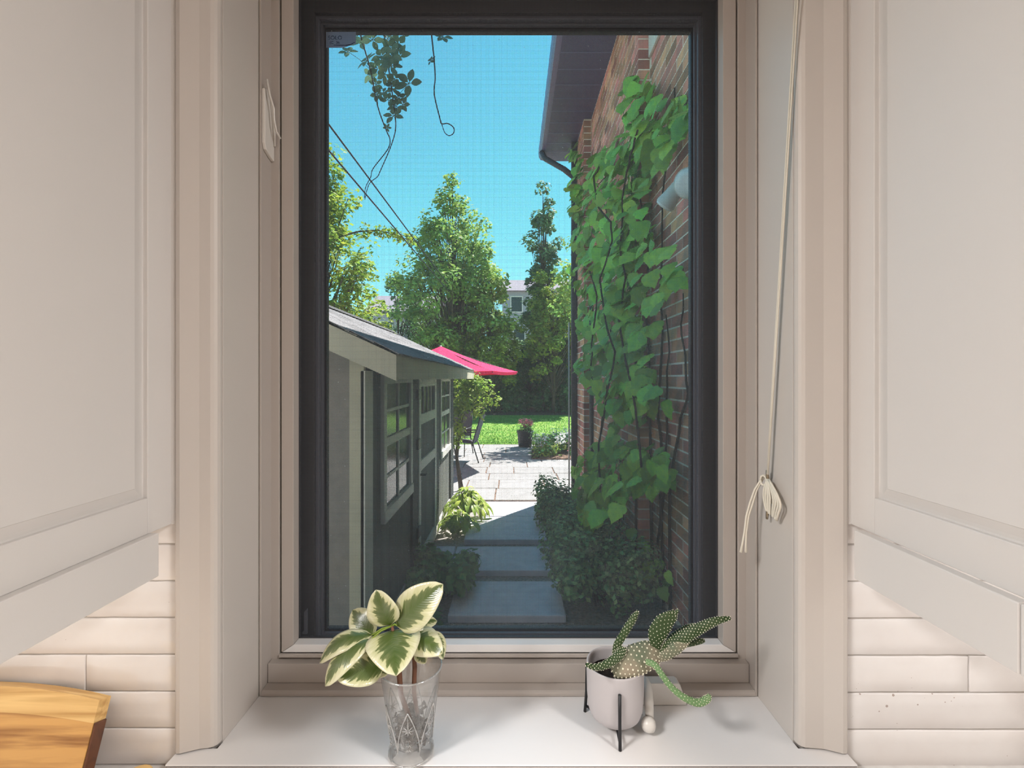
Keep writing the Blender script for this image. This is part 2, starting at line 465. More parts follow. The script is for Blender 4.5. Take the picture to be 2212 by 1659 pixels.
for side in (-1, 1):
    for k in range(8):
        z1 = CZ - (0.4320 - 2*PITCH) - (k) * PITCH * (1.0 if side < 0 else 1.008)
        z0 = z1 - PITCH
        odd = (k in (4, 6, 2, 0)) if side < 0 else (k in (4, 2, 0))
        if side < 0:
            start = -0.910 if odd else -1.10
            if not odd: start = -1.10
            xs = [start - 0.4, start, start + 0.4] if odd else [start - 0.4, start]
        else:
            start = 0.975 if odd else 1.10
            xs = [start - 0.4, start, start + 0.4] if odd else [start - 0.4, start]
        for x in xs:
            a_, b_ = x + 0.0015, x + 0.3985
            if side < 0: b_ = min(b_, -0.7125); a_ = max(a_, -1.6)
            else: a_ = max(a_, 0.710); b_ = min(b_, 1.6)
            if b_ - a_ < 0.01: continue
            key = (round(b_ - a_, 3), random.randrange(3))
            if key not in TCACHE: TCACHE[key] = tile_mesh(b_ - a_, PITCH - 0.0032, key[1])
            link('tile', TCACHE[key], wb, Matrix.Translation(((a_ + b_)/2, 1.0, (z0 + z1)/2)))

o = struct(MB().box(-2.6, 2.6, -3.2, 1.36, -0.12, 0.0).build('floor', M['floor'])); tag(o, 'dark wood kitchen floor boards')
o = struct(MB().box(-2.6, 2.6, -3.2, 1.36, ZT, ZT + 0.12).build('ceiling', M['wall'])); tag(o, 'plain white kitchen ceiling')
struct(MB().box(-2.7, -2.58, -3.2, 1.36, 0, ZT).build('wall_left', M['wall']))
struct(MB().box(2.58, 2.7, -3.2, 1.36, 0, ZT).build('wall_right', M['wall']))
struct(MB().box(-2.7, 2.7, -3.3, -3.18, 0, ZT).build('wall_front', M['wall']))

# ---- casings (trim) and jambs
def casing(name, s, xo, xi, label):
    t = thing(name, label, None, (xo, 1.0, ZS), kind='structure')
    poly = [(xo, 1.006), (xo, 0.990), (xo - s*0.004, 0.987), (xo - s*0.012, 0.986), (xo - s*0.045, 0.999),
            (xi + s*0.013, 1.0025), (xi + s*0.007, 1.006), (xi + s*0.003, 1.011), (xi + s*0.0012, 1.018), (xi + s*0.0012, 1.024), (xi + s*0.018, 1.026), (xi + s*0.018, 1.0065)]
    c = MB().prism(poly, 'z', ZS + 0.004, OPT + 0.05).build('casing_board', M['paint'], t)
    MB().box(*sorted((xi, xi + s*0.02)), 1.0255, 1.30, ZS - 0.02, OPT + 0.02).build('jamb_board', M['paint'], t, bevel=0.001)
    return t
casing('trim_1', -1, -0.711, JL, 'off-white painted casing and jamb on the window latch side')
casing('trim_2', 1, 0.7085, JR, 'off-white painted casing and jamb behind the wound blind cord')
t3 = thing('trim_3', 'white painted window sill under both potted plants', None, (0, 1.0, ZS), kind='structure')
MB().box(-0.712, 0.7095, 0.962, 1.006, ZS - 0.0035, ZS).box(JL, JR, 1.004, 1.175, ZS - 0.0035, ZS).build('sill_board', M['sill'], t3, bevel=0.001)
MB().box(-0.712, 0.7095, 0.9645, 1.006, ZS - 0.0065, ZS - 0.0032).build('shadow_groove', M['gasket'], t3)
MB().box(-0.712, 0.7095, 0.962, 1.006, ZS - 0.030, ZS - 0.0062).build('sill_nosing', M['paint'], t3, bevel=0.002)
t4 = thing('trim_4', 'painted head casing above the window', None, (0, 1.0, OPT), kind='structure')
MB().box(-0.711, 0.7085, 0.988, 1.006, OPT + 0.05, OPT + 0.13).build('casing_board', M['paint'], t4, bevel=0.003)
MB().box(JL, JR, 1.006, 1.30, OPT, OPT + 0.02).build('jamb_board', M['paint'], t4)

# ---- window unit
w1 = thing('window_1', 'tall casement window with dark outer sash and pale inner frame', None, (0, 1.2, ZS), kind='structure')
ZB0 = CZ - 0.7785   # stool strip top
ZB1 = CZ - 0.728    # frame ledge top
ZL = CZ - 0.7215    # sash lip bottom
ZSB = CZ - 0.692    # sash clear opening bottom
SXL, SXR = -0.5685, 0.549
ZTOP = OPT - 0.002
# side frames
for s, j, st, si in ((-1, JL, -0.625, -0.602), (1, JR, 0.6065, 0.5845)):
    g = 0.0018
    m = MB()
    if s < 0:
        m.box(j + g, st, 1.1685, 1.30, ZS + 0.001, ZTOP); m.box(st - 0.001, si - 0.0025, 1.2175, 1.30, ZS + 0.001, ZTOP)
    else:
        m.box(st, j - g, 1.1685, 1.30, ZS + 0.001, ZTOP); m.box(si + 0.0025, st + 0.001, 1.2175, 1.30, ZS + 0.001, ZTOP)
    m.build('frame_stile', M['vinyl'], w1, bevel=0.0012)
# stool strip (rounded front)
poly = [(1.168, ZS + 0.0015), (1.168, ZS + 0.007), (1.1695, ZS + 0.011), (1.173, ZB0 - 0.0005), (1.199, ZB0 + 0.0015), (1.199, ZS + 0.0015)]
MB().prism(poly, 'x', -0.6245, 0.606).build('stool_strip', M['vinyl'], w1)
MB().box(-0.6235, 0.605, 1.197, 1.225, ZB0 + 0.0022, ZB1).build('frame_rail', M['vinyl'], w1, bevel=0.001)
MB().box(-0.6235, 0.605, 1.226, 1.30, ZS, ZL).build('frame_rail', M['vinyl'], w1)
MB().box(-0.6245, 0.606, 1.2175, 1.30, CZ + 1.09, ZTOP).build('frame_rail', M['vinyl'], w1)
# sash (holds the screen)
MB().box(-0.603, 0.5855, 1.2125, 1.2195, ZL, CZ - 0.7135).build('sash_lip', M['vinyl'], w1, bevel=0.0006)
Y0, Y1 = 1.2195, 1.262
b = MB().prism([(-0.6, CZ-0.712), (SXL, ZSB), (SXL, CZ+1.09), (-0.6, CZ+1.09)], 'y', Y0, Y1); b.build('sash_stile', M['vinyl'], w1, bevel=0.0012)
b = MB().prism([(0.5825, CZ-0.712), (SXR, ZSB), (SXR, CZ+1.09), (0.5825, CZ+1.09)], 'y', Y0, Y1); b.build('sash_stile', M['vinyl'], w1, bevel=0.0012)
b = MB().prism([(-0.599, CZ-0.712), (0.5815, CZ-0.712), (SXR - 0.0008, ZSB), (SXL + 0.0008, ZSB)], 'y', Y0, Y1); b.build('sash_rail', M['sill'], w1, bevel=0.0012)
MB().box(-0.6, 0.5825, Y0, Y1, CZ + 1.05, CZ + 1.09).build('sash_rail', M['vinyl'], w1)
# outer casement sash, dark and stepped
GXL, GXR, GZB, GZT = -0.527, 0.508, CZ - 0.711, CZ + 0.989
def ringpart(name, mt, y0, y1, e, outer, bev=0.0012):
    xl, xr, zb, zt = GXL - e, GXR + e, GZB - e * 0.8, GZT + e
    o = outer
    MB().box(xl - o, xl, y0, y1, zb - o, zt + o).build(name + '_stile', mt, w1, bevel=bev)
    MB().box(xr, xr + o, y0, y1, zb - o, zt + o).build(name + '_stile', mt, w1, bevel=bev)
    MB().box(xl, xr, y0, y1, zb - o, zb).build(name + '_rail', mt, w1, bevel=bev)
    MB().box(xl, xr, y0, y1, zt, zt + o).build(name + '_rail', mt, w1, bevel=bev)
ringpart('casement', M['darkframe'], 1.288, 1.300, 0.0165, 0.09)
ringpart('glazing_bead', M['darkedge'], 1.3005, 1.315, 0.0085, 0.02)
ringpart('glazing_bead', M['darkedge'], 1.3155, 1.328, 0.004, 0.012)
ringpart('gasket', M['gasket'], 1.3285, 1.336, 0.0, 0.02, 0.0008)
ringpart('outer_casement', M['darkframe'], 1.337, 1.352, 0.0, 0.12)
MB().box(GXL - 0.01, GXR + 0.01, 1.3300, 1.3345, GZB - 0.01, GZT + 0.01).build('glass_pane', M['pane'], w1)
# sticker on the pane's top corner
stz1, stz0 = CZ + (CY - 69)/FPX*1.329, CZ + (CY - 103)/FPX*1.329
stx0, stx1 = (704 - CX)/FPX*1.329, (769 - CX)/FPX*1.329
stk = MB().prism([(stx0, stz0), (stx0 + 0.05, stz0), (stx1, stz0 + 0.012), (stx1, stz1), (stx0, stz1)], 'y', 1.3288, 1.3294).build('glass_sticker', M['sticker'], w1)
tag(stk, 'pale film sticker with dark blue print')
def text_mesh(body, size, M4, mt, parent, name):
    cu = bpy.data.curves.new(name, 'FONT'); cu.body = body; cu.size = size; cu.extrude = 0.0001
    to = bpy.data.objects.new('tmp', cu); COL.objects.link(to)
    dg = bpy.context.evaluated_depsgraph_get()
    me = bpy.data.meshes.new_from_object(to.evaluated_get(dg))
    bpy.data.objects.remove(to)
    me.materials.clear(); me.materials.append(mt); me.name = name
    return link(name, me, parent, M4)
RX = Matrix.Rotation(PI/2, 4, 'X')
text_mesh('SOLO', 0.0155, Matrix.Translation((stx0 + 0.006, 1.3284, stz1 - 0.022)) @ RX, M['ink'], stk, 'sticker_lettering')
text_mesh('(C  36', 0.011, Matrix.Translation((stx0 + 0.011, 1.3284, stz1 - 0.034)) @ RX, M['ink'], stk, 'sticker_lettering')
MB().tube([(stx0+0.022, 1.3284, stz0+0.007), (stx0+0.055, 1.3284, stz0+0.006), (stx0+0.07, 1.3284, stz0+0.008), (stx1-0.003, 1.3284, stz0+0.015)], [0.0006, 0.001, 0.001, 0.0006], 5).build('sticker_swoosh', M['ink'], stk)
# latch on the left frame
lt = MB().prism([(1.170, CZ+0.590), (1.176, CZ+0.575), (1.200, CZ+0.566), (1.2165, CZ+0.562), (1.2165, CZ+0.700), (1.207, CZ+0.703), (1.200, CZ+0.725), (1.176, CZ+0.730), (1.170, CZ+0.725)], 'x', -0.6248, -0.616).build('latch', M['handle'], w1, bevel=0.002)
p = [at(571, 172, 1.165), at(577, 205, 1.170), at(586, 235, 1.178), at(587, 262, 1.182), at(592, 285, 1.19), at(601, 300, 1.20)]
p = [q + Vector((0.006, 0, 0)) for q in p]
MB().tube(p, [0.0045, 0.0045, 0.0042, 0.0042, 0.004, 0.0035], 8, flat=0.6).build('latch_lever', M['handle'], lt, smooth=True)
MB().tube([Vector((-0.616, 1.195, CZ+0.715)), Vector((-0.6125, 1.205, CZ+0.66)), Vector((-0.613, 1.212, CZ+0.60))], [0.005, 0.008, 0.004], 8, flat=0.5).build('latch_pivot', M['handle'], lt, smooth=True)
# little screen clip in the lower corner
MB().prism([(-0.5665, CZ-0.690), (-0.554, CZ-0.690), (-0.554, CZ-0.622), (-0.561, CZ-0.630), (-0.561, CZ-0.684), (-0.5665, CZ-0.684)], 'y', 1.266, 1.272).build('screen_clip', M['darkedge'], w1)
# crank operator
ck = thing('window_crank', 'white folding crank handle and cover on the sill behind the cactus pot', 'crank', (0.37, 1.15, ZS))
MB().prism([(0.300, ZS+0.0005), (0.424, ZS+0.0005), (0.424, ZS+0.006), (0.408, ZS+0.050), (0.402, ZS+0.054), (0.300, ZS+0.054)], 'y', 1.136, 1.1665).build('crank_cover', M['handle'], ck, bevel=0.003)
a0, a1 = at(1394, 1472, 1.128), at(1403, 1547, 1.052)
MB().tube([a0 + Vector((-0.012, 0.012, 0.002)), a0, a0.lerp(a1, 0.2) + Vector((0.003, 0, 0.004)), a0.lerp(a1, 0.6) + Vector((0.002, 0, 0.003)), a1], [0.009, 0.0145, 0.0155, 0.0145, 0.012], 12, flat=0.7).build('crank_arm', M['handle'], ck, smooth=True)
kc = at(1401, 1564, 1.045)
MB().lathe(kc - Vector((0, 0, 0.014)), [(0.0, 0), (0.010, 0.0005), (0.0145, 0.004), (0.016, 0.012), (0.0150, 0.020), (0.011, 0.025), (0.006, 0.028), (0, 0.0285)], 20).build('crank_knob', M['handle'], ck, smooth=True)

# ---- insect screen
scr = thing('insect_screen', 'fine dark mesh insect screen filling the inner window frame', 'screen', (0, 1.2515, ZSB))
m = MB()
yw = 1.2515
pit, th = 0.00346, 0.00032
n = int((SXR - SXL - 0.004) / pit)
zt_ = CZ + 1.05
for i in range(n + 1):
    x = SXL + 0.003 + i * pit
    m.add([(x-th, yw, ZSB), (x, yw-th*0.8, ZSB), (x+th, yw, ZSB), (x-th, yw, zt_), (x, yw-th*0.8, zt_), (x+th, yw, zt_)], [(0,1,4,3),(1,2,5,4),(2,0,3,5)])
nz_ = int((zt_ - ZSB) / pit)
for i in range(nz_):
    z = ZSB + 0.003 + i * pit
    m.add([(SXL, yw, z-th), (SXL, yw-th*0.8, z), (SXL, yw, z+th), (SXR, yw, z-th), (SXR, yw-th*0.8, z), (SXR, yw, z+th)], [(0,3,4,1),(1,4,5,2),(2,5,3,0)])
mm = m.build('screen_mesh', M['screen'], scr, recalc=False); mm['kind'] = 'stuff'
fr = MB()
fr.box(SXL, SXL + 0.003, 1.250, 1.258, ZSB, zt_).box(SXR - 0.003, SXR, 1.250, 1.258, ZSB, zt_).box(SXL, SXR, 1.250, 1.258, ZSB, ZSB + 0.003).box(SXL, SXR, 1.250, 1.258, zt_ - 0.003, zt_)
fr.build('screen_frame', M['darkframe'], scr)

# ---- wall cabinets
def wall_cabinet(s, xp, xv, xfar, zv, dv, label):
    t = thing('wall_cabinet', label, 'cabinet', (s * 1.15, 0.83, CZ - 0.30))
    top = CZ + 1.25
    xb = xp + s * 0.022
    MB().box(*sorted((xb, xfar)), 0.544, 0.9985, CZ - 0.29, top).build('body', M['cab'], t)
    zr = CZ - 0.308
    # end panel frame
    yi, zi, zt2 = 0.929, CZ - 0.236, CZ + 1.10
    yf = 0.544 + 0.062
    ep = MB()
    ep.box(*sorted((xp, xb)), yi, 0.9975, zr, top)
    ep.box(*sorted((xp, xb)), 0.544, yf, zr, top)
    ep.box(*sorted((xp, xb)), yf, yi, zr, zi)
    ep.box(*sorted((xp, xb)), yf, yi, zt2, top)
    e = ep.build('end_panel', M['cab'], t, bevel=0.0015)
    # raised field with a coved bevel
    g = xp + s * 0.009
    steps = [(0.0, g), (0.004, g), (0.012, xp + s*0.0075), (0.022, xp + s*0.0045), (0.030, xp + s*0.002), (0.0315, xp + s*0.0005), (0.036, xp + s*0.0004)]
    vs, fs = [], []
    for k, (ins, x) in enumerate(steps):
        zz = ins * 0.8
        vs += [(x, yf + ins, zi + zz), (x, yi - ins, zi + zz), (x, yi - ins, zt2 - zz), (x, yf + ins, zt2 - zz)]
    for k in range(len(steps) - 1):
        for q in range(4):
            fs.append((k*4+q, k*4+(q+1)%4, (k+1)*4+(q+1)%4, (k+1)*4+q))
    L_ = (len(steps)-1)*4
    fs.append((L_, L_+1, L_+2, L_+3))
    MB().add(vs, fs).build('raised_panel', M['cab'], e, smooth=False)
    MB().box(*sorted((xv, xv + s*0.020)), 0.6440, dv, CZ - zv, zr).box(*sorted((xv, xv + s*0.020)), 0.5425, 0.6425, CZ - zv, zr).box(*sorted((xv + s*0.02, xfar)), 0.524, 0.542, CZ - zv, CZ - 0.29).build('light_rail', M['cab'], t, bevel=0.002)
    MB().box(*sorted((xp - s*0.0085, xp)), 0.9925, 0.9985, zr, top).build('scribe_strip', M['cab'], t)
    # front doors with knobs
    x0, x1 = sorted((xp + s*0.012, xfar - s*0.004))
    xm = (x0 + x1) / 2
    for (u0, u1, ks) in ((x0, xm - 0.0015, 1), (xm + 0.0015, x1, -1)):
        dm = MB(); dz0, dz1 = CZ - 0.288, top - 0.01
        dm.box(u0, u0 + 0.06, 0.522, 0.542, dz0, dz1).box(u1 - 0.06, u1, 0.522, 0.542, dz0, dz1)
        dm.box(u0 + 0.06, u1 - 0.06, 0.522, 0.542, dz0, dz0 + 0.07).box(u0 + 0.06, u1 - 0.06, 0.522, 0.542, dz1 - 0.07, dz1)
        dm.box(u0 + 0.06, u1 - 0.06, 0.530, 0.542, dz0 + 0.07, dz1 - 0.07)
        d = dm.build('door', M['cab'], t, bevel=0.0015)
        kx = u1 - 0.03 if ks > 0 else u0 + 0.03
        MB().tube([(kx, 0.522, dz0 + 0.05), (kx, 0.510, dz0 + 0.05), (kx, 0.506, dz0 + 0.05), (kx, 0.496, dz0 + 0.05)], [0.005, 0.005, 0.012, 0.010], 14).build('knob', M['nickel'], d, smooth=True)
    return t
wall_cabinet(-1, -0.7216, -0.706, -1.62, 0.395, 0.938, 'painted wall cabinet with raised end panel, above the wooden boards')
wall_cabinet(1, 0.7177, 0.696, 1.62, 0.407, 0.955, 'painted wall cabinet with raised end panel, on the blind cord side')

# ---- counter and base cabinets
o = MB().box(-1.75, 1.75, 0.36, 1.0035, ZC - 0.038, ZC).build('countertop', M['counter'], None, bevel=0.003)
tag(o, 'pale stone countertop running along the tiled wall', 'countertop')
for i, (x0, x1, lab) in enumerate(((-1.74, -0.60, 'painted base cabinet under the wooden cutting board'), (-0.595, 0.595, 'painted base cabinet under the window sill'), (0.60, 1.74, 'painted base cabinet under the cord side tiles'))):
    t = thing('base_cabinet', lab, 'cabinet', ((x0+x1)/2, 0.7, 0), group='base cabinets under the countertop')
    MB().box(x0, x1, 0.42, 0.994, 0.10, ZC - 0.0385).build('body', M['cab'], t)
    MB().box(x0, x1, 0.47, 0.994, 0.001, 0.10).build('toe_kick', M['cab'], t)
    xm = (x0 + x1)/2
    for u0, u1 in ((x0 + 0.003, xm - 0.002), (xm + 0.002, x1 - 0.003)):
        d = MB().box(u0, u1, 0.40, 0.42, 0.11, ZC - 0.05).build('door', M['cab'], t, bevel=0.003)
        MB().ball(((u1 - 0.04) if u0 < xm - 0.01 else (u0 + 0.04), 0.388, ZC - 0.12), 0.013, 10, 6).build('knob', M['nickel'], d, smooth=True)

# ---- added ceiling fill lamps and the light bars under the cabinets
def area(name, loc, size, size_y, power, color, parent, rot=(0, 0, 0)):
    l = bpy.data.lights.new(name, 'AREA'); l.shape = 'RECTANGLE'; l.size = size; l.size_y = size_y
    l.energy = power; l.color = color
    o = bpy.data.objects.new(name, l); COL.objects.link(o)
    o.parent = parent; o.location = Vector(loc) - ORG[parent]; o.rotation_euler = rot
    return o
FILL_POWER = 79  # power of the two unseen ceiling lamps added to brighten the room
for i, (lx, ly, lab) in enumerate(((-1.75, -0.5, 'added unseen flat white ceiling fill lamp toward the latch side'), (1.75, -0.5, 'added unseen flat white ceiling fill lamp toward the cord side'))):
    t = thing('added_fill_lamp', lab, 'lamp', (lx, ly, ZT), group='added flat ceiling fill lamps')
    MB().box(lx-0.32, lx+0.32, ly-0.32, ly+0.32, ZT-0.05, ZT-0.0005).build('frame', M['brass'], t, bevel=0.004)
    MB().box(lx-0.30, lx+0.30, ly-0.30, ly+0.30, ZT-0.054, ZT-0.0505).build('diffuser', M['diffuser'], t)
    area('fill_light', (lx, ly, ZT-0.06), 0.58, 0.58, FILL_POWER * (1.15 if i == 0 else 0.9), (1.0, 0.975, 0.955), t)
for s, lab in ((-1, 'slim light bar under the cabinet above the wooden boards'), (1, 'slim light bar under the cabinet on the cord side')):
    t = thing('cabinet_light_bar', lab, 'light bar', (s*1.15, 0.83, CZ-0.30), group='light bars under the wall cabinets')
    MB().box(s*1.15-0.40, s*1.15+0.40, 0.80, 0.84, CZ-0.302, CZ-0.2905).build('housing', M['brass'], t)
    MB().box(s*1.15-0.39, s*1.15+0.39, 0.805, 0.835, CZ-0.304, CZ-0.3022).build('diffuser', M['diffuser'], t)
    area('bar_light', (s*1.15, 0.82, CZ-0.306), 0.78, 0.03, 0.6, (1.0, 0.93, 0.85) if s < 0 else (1.0, 0.97, 0.95), t)

# ---- blind cord and cleat
XJ = 0.607
def jp(px, py, x=XJ):
    d = x * FPX / (px - CX)
    return Vector((x, d, CZ - (py - CY) / FPX * d))
cl = thing('cord_cleat', 'small metal cord cleat screwed to the window jamb', 'cleat', (JR, 1.11, CZ-0.27))
c0, c1 = jp(1663, 1014), jp(1665, 1117)
dY = (c0.y + c1.y)/2
zt1, zb1 = CZ - 0.215, CZ - 0.330
MB().tube([(0.599, dY, zt1), (0.600, dY, zt1-0.012), (0.602, dY, zt1-0.030), (0.603, dY, (zt1+zb1)/2), (0.602, dY, zb1+0.030), (0.600, dY, zb1+0.012), (0.599, dY, zb1)], [0.0025, 0.0035, 0.004, 0.0045, 0.004, 0.0035, 0.0025], 10).build('cleat_horns', M['nickel'], cl, smooth=True)
MB().box(0.6025, 0.6135, dY-0.006, dY+0.006, (zt1+zb1)/2-0.02, (zt1+zb1)/2+0.02).build('cleat_base', M['nickel'], cl, bevel=0.002)
cd = thing('blind_cord', 'white cotton blind cord wound on the jamb cleat with a loose tail', 'cord', (0.6, 1.1, CZ-0.21))
for k, dx in enumerate((0, 0.006)):
    top = jp(1722 + k*5, -60); bot = Vector((0.5975, dY - 0.004 - k*0.003, CZ-0.224))
    MB().tube([top, top.lerp(bot, .35), top.lerp(bot, .7), bot], 0.0019, 7).build('strand', M['cord'], cd, smooth=True)
for k in range(4):
    pts = []
    for leg in (0, 1):
        off = 0.010 - 0.0215*k - 0.0095*leg
        for j in range(11):
            u = j/10 if leg == 0 else 1 - j/10
            sp_k = 0.12 + 0.88*math.sin(PI/2*min(1, u*1.7)) - 0.40*max(0, u - .55)/.45
            zlow = zb1 + 0.020 - 0.003*k
            pts.append(Vector((0.5985 - 0.0045*math.sin(PI*u) - 0.001*(k % 2), dY - 0.004 + off*sp_k, zt1 - 0.020 - u*(zt1 - 0.020 - zlow))))
    MB().tube(pts, 0.0026, 7).build('winding', M['cord'], cd, smooth=True)
MB().tube([Vector((0.596, dY+0.010, zt1-0.026+0.012*math.sin(2*PI*k/8))) + Vector((-0.004*math.cos(2*PI*k/8), 0.006*math.cos(2*PI*k/8), 0)) for k in range(9)], 0.0026, 7).build('knot', M['cord'], cd, smooth=True)
for k in range(2):
    e = k*0.006
    pts = [at(1656, 1025, 1.115), at(1645+k*3, 1034, 1.12), at(1630+k*5, 1058, 1.125), at(1620+k*6, 1086+k*2, 1.125), at(1612+k*5, 1115, 1.125), at(1608+k*4, 1150, 1.125), at(1603+k*8, 1178, 1.125), at(1600+k*11, 1193, 1.125)]
    MB().tube(pts, [0.0024]*7 + [0.0034], 7).build('tail', M['cord'], cd, smooth=True)

# ---- wooden boards at the tiles
def woodmat(name, base, dark, sc, along):
    m = bpy.data.materials.new(name); m.use_nodes = True
    N = m.node_tree.nodes; L = m.node_tree.links; b = N['Principled BSDF']
    b.inputs['Roughness'].default_value = 0.4
    tc = N.new('ShaderNodeTexCoord'); mp = N.new('ShaderNodeMapping'); mp.inputs['Scale'].default_value = along
    L.new(tc.outputs['Object'], mp.inputs['Vector'])
    wv = N.new('ShaderNodeTexNoise'); wv.inputs['Scale'].default_value = sc; wv.inputs['Detail'].default_value = 6; wv.inputs['Distortion'].default_value = 0.6
    L.new(mp.outputs[0], wv.inputs['Vector'])
    r = N.new('ShaderNodeValToRGB')
    r.color_ramp.elements[0].position = 0.36; r.color_ramp.elements[0].color = (*dark, 1)
    r.color_ramp.elements[1].position = 0.56; r.color_ramp.elements[1].color = (*base, 1)
    L.new(wv.outputs['Fac'], r.inputs['Fac']); L.new(r.outputs[0], b.inputs['Base Color'])
    return m
M['olive'] = woodmat('olive_wood', (0.66, 0.37, 0.12), (0.30, 0.13, 0.035), 3.0, (0.8, 14, 14))
M['olive2'] = woodmat('olive_wood_edge', (0.80, 0.54, 0.22), (0.55, 0.31, 0.10), 3.0, (0.8, 14, 14))
M['olive_end'] = woodmat('olive_end_grain', (0.13, 0.05, 0.025), (0.03, 0.010, 0.010), 3.5, (6, 8, 8))
th_ = math.radians(20)
cb = thing('cutting_board', 'thick olive wood cutting board leaning on the tiled wall', 'cutting board', (-1.05, 0.92, ZC))
def bp(x, u, t):        # x, distance up the board, thickness from back face
    by, bz = 0.925, ZC + 0.0015
    return Vector((x, by + u*math.sin(th_) - t*math.cos(th_), bz + u*math.cos(th_) + t*math.sin(th_)))
T_ = 0.030
def strip(u0f, u1f, name, mt, x0=-1.32, x1=-0.840, t0=0.0, t1=T_):
    n = 12; vs = []; fs = []
    for i in range(n + 1):
        x = x0 + (x1 - x0)*i/n
        arc = 0.026 * (1 - ((x + 1.10)/0.26)**2) if x > -1.10 else 0.026
        for (uf, tt) in ((u0f, t0), (u0f, t1), (u1f, t1), (u1f, t0)):
            full = 0.1690 + arc
            vs.append(bp(x, full*uf, tt))
    for i in range(n):
        for q in range(4):
            fs.append((i*4+q, i*4+(q+1)%4, (i+1)*4+(q+1)%4, (i+1)*4+q))
    fs.append((3, 2, 1, 0)); fs.append((n*4, n*4+1, n*4+2, n*4+3))
    return MB().add(vs, fs).build(name, mt, cb)
strip(0.0, 0.25, 'stave', M['olive'])
strip(0.2505, 0.765, 'stave', M['olive'])
strip(0.7655, 1.0, 'stave', M['olive2'])
e = MB()
ev = [bp(-0.8398, 0.0, 0.002), bp(-0.8398, 0.0, T_ - .0005), bp(-0.8398, 0.13, T_ - .0005), bp(-0.8398, 0.13, 0.001)]
ev2 = [q + Vector((0.0045, 0, 0)) for q in ev]
e.add(ev + ev2, [(0,1,2,3),(7,6,5,4),(0,4,5,1),(1,5,6,2),(2,6,7,3),(3,7,4,0)])
tag(e.build('bark_edge', M['olive_end'], cb, bevel=0.002), 'dark bark-brown board edge')
pd = thing('paddle_board', 'light wooden paddle handle lying flat on the countertop', 'board', (-0.78, 0.85, ZC))
pts = []
ux, uy = -0.745, 0.9885
poly = []
for k in range(9):
    a = -PI*0.1 + PI*1.0*k/8
    poly.append((-0.768 + 0.026*math.cos(a), 0.962 + 0.024*math.sin(a)))
poly += [(-0.83, 0.86), (-0.92, 0.76), (-0.92, 0.52), (-0.66, 0.52), (-0.66, 0.76), (-0.745, 0.87)]
MB().prism(poly, 'z', ZC + 0.0012, ZC + 0.016).build('board', M['olive2'], pd, bevel=0.003)

# ---- tumbler with peperomia
TG = (-0.2140, 0.997, ZS)
M['tumbler'] = glassmat('cut_glass', (0.94, 0.94, 0.935), 0.09, 0.8, 0.07, film=(0.02, 0.15))
tg = thing('glass_tumbler', 'clear cut-glass tumbler with pressed star pattern on the sill', 'glass', TG)
def tr(z):      # outer radius by height
    return 0.0425 + (0.0645 - 0.0425) * ((max(z, 0.018) - 0.018) / 0.164) ** 1.1
prof = [(0.0, 0.0), (0.040, 0.0), (0.0465, 0.003), (0.0475, 0.009), (0.045, 0.016), (0.0428, 0.019)]
prof += [(tr(0.02 + 0.16*k/22), 0.02 + 0.16*k/22) for k in range(23)]
prof += [(0.0650, 0.1815), (0.0640, 0.1832), (0.0625, 0.1825)]
prof += [(tr(0.02 + 0.16*k/10) - 0.0032, 0.02 + 0.16*k/10) for k in range(10, 0, -1)]
prof += [(0.034, 0.024), (0.0, 0.0225)]
def facet(r, z, a):
    if 0.024 < z < 0.118 and r > tr(z) - 0.002:
        u = (z - 0.024) / 0.094
        lobe = abs(((a * 6 / (2*PI)) % 1.0) - 0.5) * 2          # six gothic arches
        arch = 1.0 - u ** 1.5
        edge = abs(lobe - arch)
        k = 0.0016 if edge < 0.13 else 0.0
        k += 0.0009 * (0.5 + 0.5*math.cos(a*36)) * (1 if lobe > arch else 0.2)
        return r - k*1.4
    if 0.003 < z < 0.016: return r + 0.0004*math.cos(a*30)
    return r
MB().lathe(TG, prof, 144, facet).build('glass_body', M['tumbler'], tg, smooth=True)
M['cutglass'] = glassmat('pressed_glass', (0.86, 0.86, 0.86), 0.18, 0.8, 0.12, film=(0.22, 0.55))
def gp(a, z, e=0.0004): r = tr(z) + e; return Vector((TG[0] + r*math.cos(a), TG[1] + r*math.sin(a), ZS + z))
for k in range(6):
    ac = -PI/2 + 2*PI*k/6 + 0.08
    hw_ = PI/6
    pat = MB()
    for sgn in (-1, 1):
        pat.tube([gp(ac + sgn*hw_*(1 - (j/12)**1.5), 0.028 + 0.092*j/12) for j in range(13)], 0.0013, 6)
    for q in range(8):
        th = q*PI/4
        L1 = 0.030 if q == 2 else 0.013
        pat.tube([gp(ac, 0.080), gp(ac + 0.0065*math.cos(th)/tr(.08)*1.0, 0.080 + L1*0.5*math.sin(th)), gp(ac + 0.013*math.cos(th)/tr(.08), 0.080 + L1*math.sin(th))], [0.0016, 0.0012, 0.0003], 5)
    for q in range(3):
        zz = 0.034 + 0.011*q
        pat.tube([gp(ac - 0.10 + 0.2*j/4, zz + 0.004*(j % 2)) for j in range(5)], 0.0009, 5)
    pat.build('pressed_pattern', M['cutglass'], tg, smooth=True)
MB().tube([(TG[0] + 0.0638*math.cos(2*PI*k/48), TG[1] + 0.0638*math.sin(2*PI*k/48), ZS + 0.1822) for k in range(49)], 0.0017, 8, cap=False).build('rim', M['cutglass'], tg, smooth=True)
MB().tube([(TG[0] + 0.0462*math.cos(2*PI*k/48), TG[1] + 0.0462*math.sin(2*PI*k/48), ZS + 0.0045) for k in range(49)], 0.0020, 8, cap=False).build('foot_ring', M['cutglass'], tg, smooth=True)
